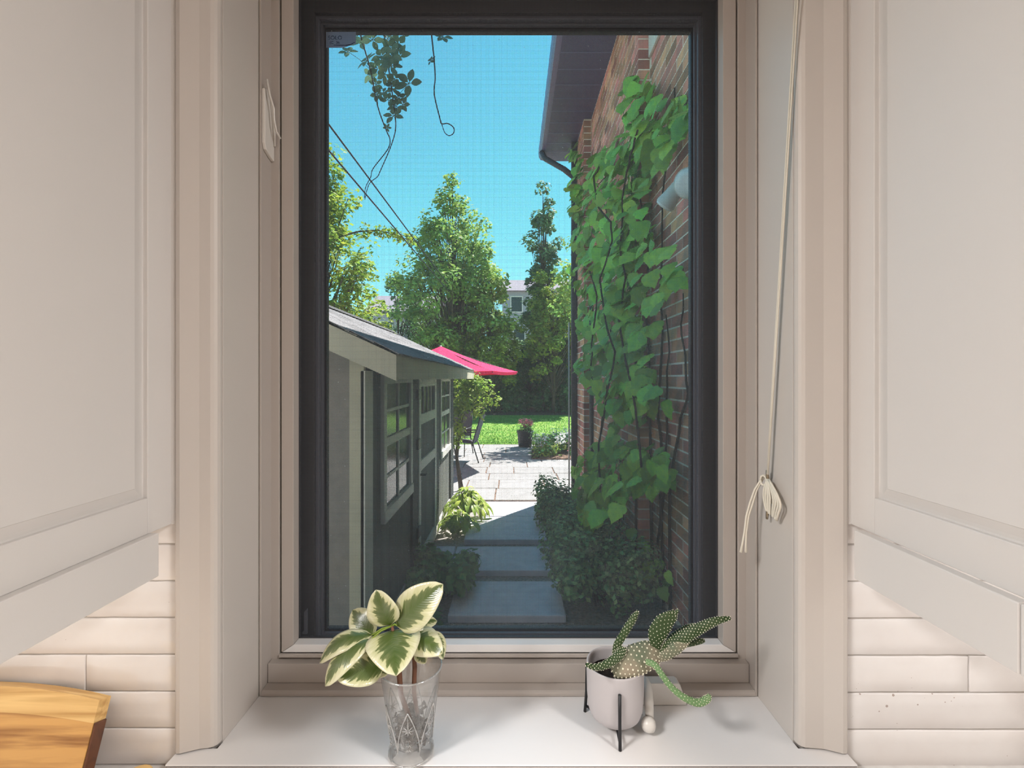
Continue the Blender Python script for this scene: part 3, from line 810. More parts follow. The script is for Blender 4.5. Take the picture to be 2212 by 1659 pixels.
pep = thing('peperomia_plant', 'variegated peperomia with cream-edged green leaves rooted in a tumbler', 'plant', (TG[0], TG[1], ZS + 0.026))
def pepmat():
    m = bpy.data.materials.new('variegated_leaf'); m.use_nodes = True
    N = m.node_tree.nodes; L = m.node_tree.links; b = N['Principled BSDF']
    b.inputs['Roughness'].default_value = 0.26; b.inputs['Specular IOR Level'].default_value = 0.8; b.inputs['Coat Weight'].default_value = 0.6; b.inputs['Coat Roughness'].default_value = 0.22
    uv = N.new('ShaderNodeUVMap'); uv.uv_map = 'uv'
    sp = N.new('ShaderNodeSeparateXYZ'); L.new(uv.outputs[0], sp.inputs[0])
    def mth(op, a, b_=None, c=None):
        n = N.new('ShaderNodeMath'); n.operation = op
        for i, q in enumerate((a, b_, c)):
            if q is None: continue
            if isinstance(q, (int, float)): n.inputs[i].default_value = q
            else: L.new(q, n.inputs[i])
        return n.outputs[0]
    t = mth('ABSOLUTE', mth('SUBTRACT', mth('MULTIPLY', sp.outputs[1], 2.0), 1.0))
    s = sp.outputs[0]
    oi = N.new('ShaderNodeObjectInfo')
    # feathered noise that streaks outwards from the midrib
    cv = N.new('ShaderNodeCombineXYZ')
    L.new(mth('SUBTRACT', mth('MULTIPLY', s, 7.0), mth('MULTIPLY', t, 2.2)), cv.inputs[0])
    L.new(mth('MULTIPLY', sp.outputs[1], 1.6), cv.inputs[1])
    L.new(mth('MULTIPLY', oi.outputs['Random'], 20.0), cv.inputs[2])
    nz = N.new('ShaderNodeTexNoise'); nz.inputs['Scale'].default_value = 1.7; nz.inputs['Detail'].default_value = 3
    L.new(cv.outputs[0], nz.inputs['Vector'])
    tipd = mth('MULTIPLY', mth('POWER', s, 5.0), 0.35)
    f = mth('ADD', mth('ADD', t, tipd), mth('MULTIPLY', mth('SUBTRACT', nz.outputs['Fac'], 0.5), 1.15))
    r = N.new('ShaderNodeValToRGB'); r.color_ramp.interpolation = 'LINEAR'
    e = r.color_ramp.elements
    e[0].position = 0.0; e[0].color = (0.085, 0.135, 0.025, 1)
    e[1].position = 0.36; e[1].color = (0.12, 0.165, 0.05, 1)
    q = e.new(0.53); q.color = (0.20, 0.235, 0.09, 1)
    q = e.new(0.58); q.color = (0.62, 0.62, 0.33, 1)
    q = e.new(0.95); q.color = (0.78, 0.76, 0.52, 1)
    L.new(f, r.inputs['Fac']); L.new(r.outputs[0], b.inputs['Base Color'])
    # veins
    vb = N.new('ShaderNodeTexWave'); vb.inputs['Scale'].default_value = 0.9; vb.inputs['Distortion'].default_value = 0.6
    L.new(cv.outputs[0], vb.inputs['Vector'])
    bpn = N.new('ShaderNodeBump'); bpn.inputs['Strength'].default_value = 0.12; bpn.inputs['Distance'].default_value = 0.004
    L.new(vb.outputs['Fac'], bpn.inputs['Height']); L.new(bpn.outputs[0], b.inputs['Normal'])
    tn = N.new('ShaderNodeBsdfTranslucent'); L.new(r.outputs[0], tn.inputs['Color'])
    mx = N.new('ShaderNodeMixShader'); mx.inputs[0].default_value = 0.22
    L.new(b.outputs[0], mx.inputs[1]); L.new(tn.outputs[0], mx.inputs[2])
    L.new(mx.outputs[0], N['Material Output'].inputs['Surface'])
    return m
M['pep'] = pepmat()
M['stem'] = mat('brown_stem', (0.16, 0.07, 0.04), 0.6, 0.3)
M['root'] = mat('wet_roots', (0.018, 0.011, 0.007), 0.7, 0.3, c2=(0.07, 0.045, 0.025), nscale=80)
def leaf(mb, base, tip, width, nrm, a=0.72, bb=0.62, arch=0.12, cup=0.18, ns=12, nt=8, wav=0.0, fold=0.0):
    base, tip, nrm = Vector(base), Vector(tip), Vector(nrm)
    ax = tip - base; Ln = ax.length; ax.normalize()
    n = (nrm - ax*nrm.dot(ax)).normalized()
    sd_ = ax.cross(n)
    vs, fs = [], []
    for i in range(ns + 1):
        s = i/ns
        w = width/2 * max(0.0, math.sin(PI * s**a)) ** bb
        if i == 0: w = width*0.02
        if i == ns: w = 0.0006
        c = base + ax*Ln*s + n*(arch*Ln*4*s*(1-s))
        for j in range(nt + 1):
            t = -1 + 2*j/nt
            p = c + sd_*w*t + n*(cup*width*0.5*(t*t)*math.sin(PI*min(1, s*1.1)) + fold*w*abs(t)) + n*(wav*width*math.sin(s*9 + t*3)*abs(t))
            vs.append(p); mb.uv.append((s, t*0.5+0.5))
    for i in range(ns):
        for j in range(nt):
            k = i*(nt+1)+j
            fs.append((k, k+1, k+nt+2, k+nt+1))
    mb.add(vs, fs)
    return mb
pleaves = [
    # base px,py,d   tip px,py,d   width px, normal, shape a, arch, cup, fold
    ((848,1362,.985), (856,1460,.890), 118, (.02,-.36,.93), .56, .07, -.04, .05),
    ((843,1350,.985), (812,1274,.985), 70, (-.1,-1,.1), .72, .06, .12, .05),
    ((858,1352,.985), (957,1262,.985), 84, (-.25,-.9,.35), .78, .06, .08, .08),
    ((806,1374,.99), (762,1318,1.02), 58, (.3,-.9,.2), .85, .10, .0, -.05),
    ((803,1372,.975), (691,1432,.955), 52, (-.45,-.5,.75), .90, .24, -.10, -.1),
    ((800,1382,.960), (703,1482,.915), 64, (-.5,-.6,.6), .95, .20, -.10, -.1),
    ((828,1440,.945), (726,1464,.915), 66, (-.1,-.75,.65), .75, .12, .10, .05),
    ((842,1452,.945), (785,1424,.965), 42, (.1,-.8,.6), .8, .15, .0, .0),
    ((892,1376,.985), (956,1412,.955), 66, (.25,-.65,.7), .62, .16, -.12, -.05),
    ((866,1356,.995), (944,1342,1.03), 44, (.1,-.5,.86), .8, .10, .1, .05),
    ((903,1404,.975), (919,1433,.965), 30, (.1,-.9,.3), .7, .05, .05, .0),
    ((930,1366,.99), (957,1424,.985), 38, (.75,-.5,.3), .75, .15, .05, .0),
]
for (b0, t0, wpx, nr, a_, ar, cu, fo) in pleaves:
    mb = MB()
    B0, T0 = at(*b0), at(*t0)
    leaf(mb, B0, T0, wpx/FPX*((b0[2]+t0[2])/2), nr, a_, 0.6, ar, cu, 14, 10, 0.006, fo)
    mb.build('leaf', M['pep'], pep, smooth=True, recalc=False, solid=0.0016)
st1 = [Vector((TG[0]+0.004, TG[1], ZS+0.05)), at(866, 1500, .985), at(862, 1450, .983), at(853, 1390, .985), at(847, 1352, .985)]
MB().tube(st1, [0.0055, 0.0055, 0.006, 0.005, 0.003], 8).build('stem', M['stem'], pep, smooth=True)
MB().tube([Vector((TG[0]+0.015, TG[1]+0.004, ZS+0.05)), at(894, 1490, .99), at(896, 1440, .99), at(893, 1400, .99), at(890, 1374, .985)], [0.004, 0.0048, 0.005, 0.004, 0.0025], 8).build('stem', M['stem'], pep, smooth=True)
for q in pleaves:
    b0 = at(*q[0])
    hub = st1[4] if q[0][1] < 1400 and q[0][0] < 885 else (at(893, 1405, .99) if q[0][0] > 885 else st1[3])
    MB().tube([hub, hub.lerp(b0, .5) + Vector((0, 0, .004)), b0], 0.0016, 6).build('petiole', M['lf_hosta'], pep, smooth=True)
rt = MB()
rr = random.Random(4)
for k in range(150):
    a = rr.uniform(0, 2*PI); z = ZS + 0.030 + 0.055*rr.random()**1.2; r0 = rr.uniform(0, 0.026)
    p0 = Vector((TG[0] + r0*math.cos(a), TG[1] + r0*math.sin(a), z))
    pts = [p0]
    for q in range(4):
        nx = pts[-1] + Vector((rr.uniform(-.014, .014), rr.uniform(-.014, .014), rr.uniform(-.009, .006)))
        dx, dy = nx.x - TG[0], nx.y - TG[1]; rad = math.hypot(dx, dy)
        if rad > 0.034: nx.x = TG[0] + dx*0.034/rad; nx.y = TG[1] + dy*0.034/rad
        nx.z = max(nx.z, ZS + 0.0262)
        pts.append(nx)
    rt.tube(pts, rr.uniform(.0012, .0032), 5)
rt.build('root_ball', M['root'], pep)['kind'] = 'stuff'

# ---- cactus in three-legged pot
PC = (0.236, 1.074)
cp = thing('plant_pot', 'grey ceramic pot on a three-legged black wire stand', 'pot', (PC[0], PC[1], ZS))
pr = [(0.0, 0.018), (0.030, 0.0182), (0.046, 0.022), (0.056, 0.031), (0.061, 0.045), (0.0635, 0.075), (0.0645, 0.140), (0.0643, 0.1435), (0.0625, 0.1445), (0.0605, 0.1435), (0.0600, 0.137), (0.0588, 0.075), (0.052, 0.040), (0.0, 0.030)]
MB().lathe((PC[0], PC[1], ZS), pr, 64).build('pot_body', M['pot'], cp, smooth=True)
MB().lathe((PC[0], PC[1], ZS), [(0.0, 0.118), (0.03, 0.120), (0.0585, 0.117), (0.0585, 0.10), (0.0, 0.10)], 32).build('soil', M['soil'], cp, smooth=True)
for ang in (0, 120, 240):
    a = math.atan2(0.996 - PC[1], 0.230 - PC[0]) + math.radians(ang)
    lx, ly = PC[0] + 0.0715*math.cos(a), PC[1] + 0.0715*math.sin(a)
    MB().tube([(lx + 0.004*math.cos(a), ly + 0.004*math.sin(a), ZS + 0.0005), (lx, ly, ZS + 0.05), (lx - .001*math.cos(a), ly - .001*math.sin(a), ZS + 0.116)], 0.0036, 10).build('stand_leg', M['black'], cp, smooth=True)
for ang in (0, 120, 240):
    a = math.atan2(0.996 - PC[1], 0.230 - PC[0]) + math.radians(ang)
    MB().tube([(PC[0], PC[1], ZS + 0.0145), (PC[0] + 0.073*math.cos(a), PC[1] + 0.073*math.sin(a), ZS + 0.0145)], 0.003, 8).build('stand_bar', M['black'], cp, smooth=True)
cc = thing('cactus_plant', 'dotted bunny-ear cactus with drooping stems in the grey pot', 'cactus', (PC[0], PC[1], ZS + 0.118))
M['cact'] = mat('cactus_skin', (0.03, 0.06, 0.016), 0.55, 0.3, c2=(0.055, 0.085, 0.035), nscale=25)
M['cactold'] = mat('old_cactus_skin', (0.14, 0.17, 0.11), 0.65, 0.2, c2=(0.30, 0.25, 0.18), nscale=22)
M['cactlite'] = mat('young_cactus_skin', (0.15, 0.26, 0.11), 0.55, 0.3)
M['areole'] = mat('white_areole', (0.82, 0.78, 0.62), 0.9, 0.1)
def cactus_arm(name, pts, rad, flat, mt, dots, ndir, dotr=0.0014, nn=14):
    pts = [at(*p) for p in pts]
    # smooth the path
    P = []; R_ = []
    m = len(pts)
    for i in range(m - 1):
        p0, p1, p2, p3 = pts[max(i-1,0)], pts[i], pts[i+1], pts[min(i+2,m-1)]
        for q in range(6):
            u = q/6
            P.append(0.5*((2*p1) + (p2-p0)*u + (2*p0-5*p1+4*p2-p3)*u*u + (3*p1-p0-3*p2+p3)*u**3))
            R_.append(rad[i]*(1-u) + rad[i+1]*u)
    P.append(pts[-1]); R_.append(rad[-1])
    nd = Vector(ndir).normalized()
    rings = []
    mb = MB(); db = MB()
    vs = []; fs = []
    n = nn
    for i, p in enumerate(P):
        t = (P[min(i+1, len(P)-1)] - P[max(i-1, 0)]).normalized()
        a1 = (nd - t*nd.dot(t)).normalized(); a2 = t.cross(a1)
        for k in range(n):
            th = 2*PI*k/n
            vs.append(p + a1*math.cos(th)*R_[i]*flat + a2*math.sin(th)*R_[i])
    for i in range(len(P)-1):
        for k in range(n):
            fs.append((i*n+k, i*n+(k+1)%n, (i+1)*n+(k+1)%n, (i+1)*n+k))
    fs.append(tuple(range(n-1, -1, -1))); fs.append(tuple((len(P)-1)*n+k for k in range(n)))
    mb.add(vs, fs)
    body = mb.build(name, mt, cc, smooth=True)
    # areoles on a spiral lattice
    total = sum((P[i+1]-P[i]).length for i in range(len(P)-1))
    sp_ = dots
    steps = max(2, int(total/(sp_*0.86)))
    for j in range(steps + 1):
        u = j/steps*(len(P)-1); i = min(int(u), len(P)-2); fr_ = u - i
        p = P[i].lerp(P[i+1], fr_); r = R_[i]*(1-fr_) + R_[i+1]*fr_
        t = (P[i+1]-P[i]).normalized()
        a1 = (nd - t*nd.dot(t)).normalized(); a2 = t.cross(a1)
        per = 2*PI*r*(0.5 + 0.5*flat)
        nk = max(3, int(per/sp_))
        for k in range(nk):
            th = 2*PI*(k + 0.5*(j % 2))/nk
            db.ball(p + a1*math.cos(th)*r*flat + a2*math.sin(th)*r, dotr*random.uniform(.8, 1.25), 5, 3)
    d = db.build('areoles', M['areole'], body); d['kind'] = 'stuff'
    return body
cactus_arm('pad', [(1322,1450,1.03), (1345,1438,1.035), (1375,1424,1.045), (1405,1412,1.055), (1428,1404,1.06), (1436,1402,1.06)], [.014, .026, .031, .028, .013, .005], 0.55, M['cactold'], 0.0085, (0.1, -.75, .65), 0.0019)
cactus_arm('stem_arm', [(1327,1412,1.05), (1334,1392,1.05), (1352,1362,1.05), (1368,1336,1.05), (1378,1320,1.05)], [.005, .0085, .0088, .0075, .003], 0.9, M['cact'], 0.0062, (0, -1, 0), 0.00105)
cactus_arm('stem_arm', [(1345,1400,1.045), (1338,1414,1.035), (1322,1428,1.02), (1300,1439,1.00), (1282,1441,.985), (1268,1436,.975)], [.010, .0105, .0095, .0075, .006, .004], 0.9, M['cact'], 0.0062, (0, -1, .3), 0.00105)
cactus_arm('pad', [(1421,1410,1.055), (1417,1392,1.055), (1420,1370,1.055), (1434,1346,1.055), (1452,1330,1.055), (1460,1322,1.055)], [.005, .013, .0205, .0205, .0125, .003], 0.30, M['cact'], 0.0062, (-.2, -1, .1), 0.00115)
cactus_arm('pad_bud', [(1458,1328,1.055), (1462,1321,1.055), (1464,1316,1.055)], [.004, .004, .002], 0.9, M['cact'], 0.0050, (0, -1, 0), 0.0009)
cactus_arm('pad_bud', [(1454,1329,1.055), (1454,1321,1.055), (1453,1317,1.055)], [.003, .003, .0015], 0.9, M['cact'], 0.0050, (0, -1, 0), 0.0009)
cactus_arm('stem_arm', [(1430,1420,1.05), (1445,1400,1.045), (1475,1378,1.04), (1510,1358,1.035), (1545,1342,1.03), (1578,1335,1.03)], [.008, .0135, .0145, .0115, .0085, .0035], 0.6, M['cact'], 0.0056, (-.2, -1, .5), 0.00115)
cactus_arm('stem_arm', [(1430,1404,1.07), (1455,1380,1.075), (1485,1360,1.08), (1503,1350,1.08)], [.007, .011, .0105, .004], 0.6, M['cact'], 0.0056, (-.1, -1, .4), 0.0011)
cactus_arm('pad', [(1424,1424,1.045), (1438,1416,1.04), (1458,1402,1.035), (1478,1388,1.035), (1490,1380,1.035)], [.006, .011, .013, .010, .003], 0.45, M['cactold'], 0.0060, (.1, -1, .3), 0.0013)
cactus_arm('stem_arm', [(1480,1392,1.06), (1497,1388,1.06), (1512,1385,1.06), (1522,1384,1.06)], [.0065, .0072, .0065, .003], 0.9, M['cact'], 0.0062, (0, -1, .2), 0.00105)
cactus_arm('stem_arm', [(1396,1430,1.02), (1414,1436,1.01), (1430,1458,1.0), (1452,1486,.99), (1480,1508,.985), (1508,1518,.985), (1527,1510,.985), (1533,1501,.985)], [.006, .0068, .0065, .0065, .0070, .0078, .0078, .004], 0.95, M['cactlite'], 0.0060, (0, -1, .3), 0.00095)

# ================================================================== GARDEN
gnd = MB()
gnd.box(-30, 30, 1.36, 45, GZ - 0.4, GZ - 0.05)
o = struct(gnd.build('garden_ground', M['gravel'])); tag(o, 'gravel and soil ground around the path')
# patio
pt = thing('patio', 'sunlit pale flagstone patio beyond the stepping stones', None, (0, 10, GZ), kind='structure')
MB().box(-6, 3.6, 7.15, 13.25, GZ - 0.049, GZ - 0.012).build('patio_bed', M['mulch'], pt)
rows = [7.16, 7.92, 8.58, 9.18, 9.80, 10.42, 11.1, 11.75, 12.45, 13.22]
rr = random.Random(21)
for r0, r1 in zip(rows[:-1], rows[1:]):
    x = -5.9 + rr.uniform(-.5, 0)
    while x < 3.5:
        w_ = rr.choice((0.55, 0.8, 1.05, 1.3))
        MB().box(x + .010, x + w_ - .010, r0 + .012, r1 - .012, GZ - 0.046, GZ + rr.uniform(-.004, .004)).build('flagstone', M['stone'], pt, bevel=0.006, seg=1)
        x += w_
# stepping stones
sp = thing('garden_path', 'row of shaded grey stepping slabs leading to the patio', None, (0, 5, GZ), kind='structure')
for (x0, x1, y0, y1) in ((-0.50, 0.42, 3.64, 4.26), (-0.60, 0.40, 4.50, 5.14), (-0.55, 0.40, 5.36, 6.25), (-0.42, 0.55, 6.28, 7.02), (-0.9, -0.62, 4.9, 5.15)):
    MB().box(x0, x1, y0, y1, GZ - 0.049, GZ + 0.012).build('stepping_stone', M['slab'], sp, bevel=0.008)
# lawn and mulch bed
lw = MB(); n = 24
def lawn_z(y): return GZ + (y - 13.3) * 0.042
vs = []; fs = []
for j in range(9):
    for i in range(n + 1):
        y = 13.27 + 6.8*j/8; x = -9 + 18*i/n
        vs.append((x, y, lawn_z(y)))
for j in range(8):
    for i in range(n):
        k = j*(n+1)+i; fs.append((k, k+1, k+n+2, k+n+1))
lw.add(vs, fs)
o = struct(lw.build('lawn', M['grass'])); tag(o, 'green lawn striped with tree shade behind the patio')
gb = MB(); rg = random.Random(3)
for k in range(16000):
    y = 13.3 + 6.6*rg.random()**1.4; x = (rg.uniform(930, 1260) - CX)/FPX*y
    z = lawn_z(y); h = rg.uniform(.03, .07); a = rg.uniform(0, PI)
    dx, dy = .008*math.cos(a), .008*math.sin(a)
    gb.add([(x-dx, y-dy, z), (x+dx, y+dy, z), (x + rg.uniform(-.03, .03), y + rg.uniform(-.03, .03), z+h)], [(0, 1, 2)])
M['blade'] = mat('grass_blade', (0.12, 0.26, 0.04), 0.8, 0.1, isl=0.4, transl=0.4)
o = gb.build('grass', M['blade'], None, recalc=False); tag(o, 'short green grass blades on the lawn', 'grass', kind='stuff')
o = struct(MB().add([(-9, 20.05, lawn_z(20.05)), (9, 20.05, lawn_z(20.05)), (9, 26, lawn_z(20.05)+0.12), (-9, 26, lawn_z(20.05)+0.12), (-9, 20.05, GZ-.3), (9, 20.05, GZ-.3), (9, 26, GZ-.3), (-9, 26, GZ-.3)], [(0,1,2,3),(4,7,6,5),(0,4,5,1),(1,5,6,2),(2,6,7,3),(3,7,4,0)]).build('mulch_bed', M['mulch'])); tag(o, 'brown mulch bed in front of the fence')
ZM = lawn_z(20.05) + 0.1
# fence
fn = thing('board_fence', 'brown vertical board fence behind the hedge shrubs', 'fence', (0, 25, ZM))
fbm = MB().prism([(-.07, 0), (.07, 0), (.07, 1.82), (.045, 1.86), (-.045, 1.86), (-.07, 1.82)], 'y', -.01, .01).mesh('board', M['fence'])
for k in range(62):
    link('board', fbm, fn, Matrix.Translation((-4.6 + k*0.152, 25.0 + random.uniform(-.008, .008), ZM + random.uniform(-.02, .02))))
for z in (0.35, 1.4):
    MB().box(-4.7, 4.9, 25.011, 25.05, ZM + z, ZM + z + 0.09).build('rail', M['fence'], fn)
for k in range(5):
    MB().box(-4.6 + k*2.3, -4.5 + k*2.3, 25.05, 25.15, ZM - .2, ZM + 1.9).build('post', M['fence'], fn)

# ---- brick wing of the house
hw = thing('brick_house', 'red-brown brick house wing with dark eaves, half covered by vine', 'house', (1.6, 5.0, GZ))
XN, XM_, XP = 1.27, 1.16, 1.05
YJ1, YJ2, YE = 4.31, 6.86, 7.62
ZE = CZ + 3.80
mo = MB()
mo.box(XN + .003, 4.0, 1.37, YJ1 + .01, GZ - .1, ZE)
mo.box(XM_ + .003, 4.0, YJ1 + .006, YJ2 + .01, GZ - .1, ZE)
mo.box(XP + .003, 4.0, YJ2 + .006, YE - .006, GZ - .1, ZE)
mo.build('mortar_wall', M['mortar'], hw)
BP, BL, JT = 0.094, 0.262, 0.0145
bricks = []
for (xf, y0, y1) in ((XN, 1.40, YJ1 - 0.002), (XM_, YJ1, YJ2 - 0.002), (XP, YJ2, YE)):
    nrow = int((ZE - GZ) / BP)
    for r in range(nrow):
        z = GZ + r*BP
        y = y0 - (0 if r % 2 == 0 else BL/2)
        while y < y1:
            a, b_ = max(y, y0), min(y + BL - JT, y1)
            if b_ - a > 0.03:
                bricks.append((xf, a, b_, z, z + BP - JT))
            y += BL
def parea(q):
    xf, a, b_, z0, z1 = q
    def pj(y, z): return (CX + xf/y*FPX, CY - (z - CZ)/y*FPX)
    p = [pj(a, z0), pj(b_, z0), pj(b_, z1), pj(a, z1)]
    A = 0.5*abs(sum(p[i][0]*p[(i+1)%4][1] - p[(i+1)%4][0]*p[i][1] for i in range(4)))
    cx = sum(u for u, v in p)/4; cy = sum(v for u, v in p)/4
    if not (1245 < cx < 1494 and 64 < cy < 1360): return 0
    return A
bricks.sort(key=parea, reverse=True)
bcache = {}
def brick_at(q):
    xf, a, b_, z0, z1 = q
    L_ = round(b_ - a, 3)
    if L_ not in bcache:
        bcache[L_] = MB().box(0, .105, -L_/2, L_/2, -(BP-JT)/2, (BP-JT)/2).mesh('brick', M['brick'], recalc=True)
    link('brick', bcache[L_], hw, Matrix.Translation((xf + random.uniform(-.0018, .0012), (a+b_)/2, (z0+z1)/2)))
for q in bricks[:300]: brick_at(q)
bmass = MB()
for (xf, a, b_, z0, z1) in bricks[300:]:
    e_ = random.uniform(-.002, .002)
    bmass.box(xf + e_, xf + .105, a, b_, z0, z1)
o = bmass.build('brick_courses', M['brickm'], hw, recalc=False); o['kind'] = 'stuff'
# eaves
MB().box(0.56, 1.4, 1.4, 8.2, ZE, ZE + 0.02).box(1.4, 4.0, 7.64, 8.2, ZE, ZE + 0.02).build('soffit', M['soffit'], hw)
for k in range(22):
    y = 1.55 + k*0.30
    MB().box(0.565, 1.2, y, y + .012, ZE - 0.006, ZE - 0.0005).build('soffit_rib', M['gutter'], hw)
MB().prism([(0.56, ZE + 0.021), (0.50, ZE + 0.03), (0.475, ZE + 0.07), (0.46, ZE + 0.15), (0.48, ZE + 0.15), (0.56, ZE + 0.15)], 'y', 1.4, 8.22).build('gutter', M['gutter'], hw)
MB().prism([(0.50, ZE + 0.155), (2.6, ZE + 1.25), (4.2, ZE + 0.4), (4.2, ZE + 0.10), (0.6, ZE + 0.10)], 'y', 1.4, 8.2).build('roof', M['roofing'], hw)
MB().box(0.955, 1.04, 7.50, 7.60, GZ, ZE).build('downspout', M['downpipe'], hw, bevel=0.01)
MB().tube([(0.50, 7.9, ZE + 0.02), (0.56, 7.85, ZE - 0.12), (0.85, 7.62, ZE - 0.40), (0.99, 7.55, ZE - 0.55)], 0.045, 10).build('downspout_elbow', M['downpipe'], hw, smooth=True)
MB().tube([(0.915, 7.52, GZ), (0.915, 7.52, CZ + 0.9)], 0.014, 8).build('conduit', M['conduit'], hw, smooth=True)
MB().tube([(1.147, 6.70, GZ), (1.147, 6.70, CZ + 1.2)], 0.045, 10).build('soil_pipe', M['downpipe'], hw, smooth=True)
MB().box(1.245, 1.27, 3.98, 4.285, CZ + 2.93, CZ + 3.6).build('vent_trim', M['whitetrim'], hw, bevel=0.004)

# ---- flood light
fl = thing('flood_light', 'white twin-head flood light mounted on the brick wall', 'light', (1.27, 3.18, CZ + 1.35))
MB().tube([(1.262, 3.15, CZ + 1.37), (1.215, 3.15, CZ + 1.37)], 0.075, 20).build('mount_plate', M['lampshell'], fl, smooth=False, bevel=0.01)
def head(p0, p1, r0, r1, nm):
    p0, p1 = Vector(p0), Vector(p1); d = p1 - p0
    h = MB().tube([p0 - d*0.15, p0, p0 + d*0.25, p0 + d*0.6, p0 + d*0.95, p1], [r0*.5, r0, r0*1.05, r1*0.8, r1, r1*0.97], 24).build('lamp_head', M['lampshell'], fl, smooth=True, angle=50)
    MB().tube([p1 - d*0.02, p1 + d*0.05, p1 + d*0.09, p1 + d*0.10], [r1*0.93, r1*0.9, r1*0.5, 0.001], 24).build('bulb_face', M['bulbglass'], h, smooth=True)
q = at(1487, 396, 3.02)
head((1.20, 3.10, CZ + 1.31), q, 0.045, 0.098, 'a')
q1 = at(1436, 444, 3.30)
head(at(1478, 385, 3.20), q1, 0.045, 0.070, 'b')

# ---- vine on the wall
POLY = [(1375,160),(1402,172),(1425,215),(1468,212),(1492,225),(1490,262),(1455,300),(1442,345),(1402,420),(1395,470),(1420,500),(1455,560),(1478,590),(1430,640),(1415,700),(1400,735),(1415,790),(1440,852),(1450,858),(1400,885),(1345,910),(1330,935),(1350,950),(1440,955),(1425,1005),(1455,1025),(1375,1065),(1330,1100),(1290,1125),(1260,1165),(1200,1195),(1185,1180),(1235,1120),(1248,1060),(1245,1000),(1285,952),(1318,905),(1300,875),(1262,810),(1246,800),(1258,740),(1255,660),(1262,600),(1240,560),(1238,480),(1232,400),(1245,352),(1262,340),(1340,290),(1350,205)]
EXTRA = [[(1215,575),(1250,575),(1255,625),(1210,620)], [(1385,1195),(1430,1190),(1445,1250),(1430,1295),(1385,1285)], [(1225,300),(1250,300),(1258,350),(1228,345)], [(1325,1130),(1400,1150),(1395,1210),(1330,1190)]]
def inside(p, poly):
    x, y = p; c = False; n = len(poly)
    for i in range(n):
        x0, y0 = poly[i]; x1, y1 = poly[(i+1) % n]
        if (y0 > y) != (y1 > y) and x < (x1-x0)*(y-y0)/(y1-y0)+x0: c = not c
    return c
HALF = [(0, .0), (-.07, .20), (-.02, .40), (.14, .52), (.30, .50), (.40, .42), (.52, .44), (.68, .31), (.86, .12), (1, 0)]
def vine_leaf_mesh(seed, w=0.98):
    r = random.Random(seed); vs = []; fs = []
    curl = r.uniform(.10, .26); fold = r.uniform(-.06, .10)
    asym = r.uniform(.9, 1.1)
    for s_, t_ in HALF:
        zc = -curl*s_*s_
        jig = r.uniform(-.025, .025)
        vs.append((0, s_, zc)); 
        vs.append((t_*w*asym + jig*(t_ > .05), s_ + jig, zc + fold*t_ - .25*t_*t_))
        vs.append((-t_*w/asym + jig*(t_ > .05), s_ - jig, zc + fold*t_ - .25*t_*t_))
    for i in range(len(HALF)-1):
        k = i*3
        fs.append((k, k+1, k+4, k+3)); fs.append((k, k+3, k+5, k+2))
    return vs, fs
vine_shapes = [vine_leaf_mesh(k) for k in range(8)]
vine_meshes = []
for vs, fs in vine_shapes:
    vine_meshes.append(MB().add(vs, fs).mesh('leaf', M['lf_ivy'], smooth=True))
vn = thing('climbing_vine', 'large-leaved green vine climbing the brick wall', 'vine', (1.05, 4.8, GZ))
rv = random.Random(5)
def wall_hit(px, off):
    k = (px - CX)/FPX
    for xf, y0, y1 in ((XN, 1.4, YJ1), (XM_, YJ1, YJ2), (XP, YJ2, 20)):
        d = (xf - off)/k
        if d < y1: return max(d, y0)
    return (XP - off)/k
leaves = []
tries = 0
def put_leaf(px, py, off, size):
    d = wall_hit(px, off)
    p = at(px, py, d)
    up = Vector((rv.gauss(-.75, .3), rv.gauss(-.35, .35), rv.gauss(.55, .35))).normalized()
    down = Vector((rv.gauss(-.25, .25), rv.gauss(-.25, .35), -1 + rv.uniform(-.2, .5)))
    ax = (down - up*down.dot(up)).normalized()
    sd_ = ax.cross(up)
    Mx = Matrix((( sd_.x*size, ax.x*size, up.x*size, p.x), (sd_.y*size, ax.y*size, up.y*size, p.y), (sd_.z*size, ax.z*size, up.z*size, p.z), (0,0,0,1)))
    # keep the whole leaf off the wall
    mxx = max((Mx @ Vector(v)).x for v in vine_shapes[0][0])
    lim = (XN if d < YJ1 else XM_ if d < YJ2 else XP) - 0.004
    if mxx > lim: Mx = Matrix.Translation((lim - mxx, 0, 0)) @ Mx
    leaves.append((size/d, Mx, rv.randrange(8)))
# stratified samples over the covered wall area, denser where it is far
px = 1200
for gy in range(150, 1200, 12):
    for gx in range(1180, 1496, 12):
        q = (gx + rv.uniform(-7, 7), gy + rv.uniform(-7, 7))
        if not inside(q, POLY): continue
        d = wall_hit(q[0], .1)
        dens = 0.72 * (d/4.2)**1.5
        if q[0] > 1395 and 300 < q[1] < 930: dens *= 0.5
        while dens > 0:
            if rv.random() < dens:
                put_leaf(q[0] + rv.uniform(-5, 5), q[1] + rv.uniform(-5, 5), rv.uniform(.30, .62) if q[1] > 1030 and q[0] < 1345 else rv.uniform(.03, .26), rv.uniform(.10, .185))
            dens -= 1
for pl in EXTRA:
    xs = [a for a, b_ in pl]; ys = [b_ for a, b_ in pl]
    for k in range(14 if pl is not EXTRA[3] else 9):
        for _ in range(30):
            q = (rv.uniform(min(xs), max(xs)), rv.uniform(min(ys), max(ys)))
            if inside(q, pl):
                put_leaf(q[0], q[1], rv.uniform(.05, .2), rv.uniform(.09, .15)); break
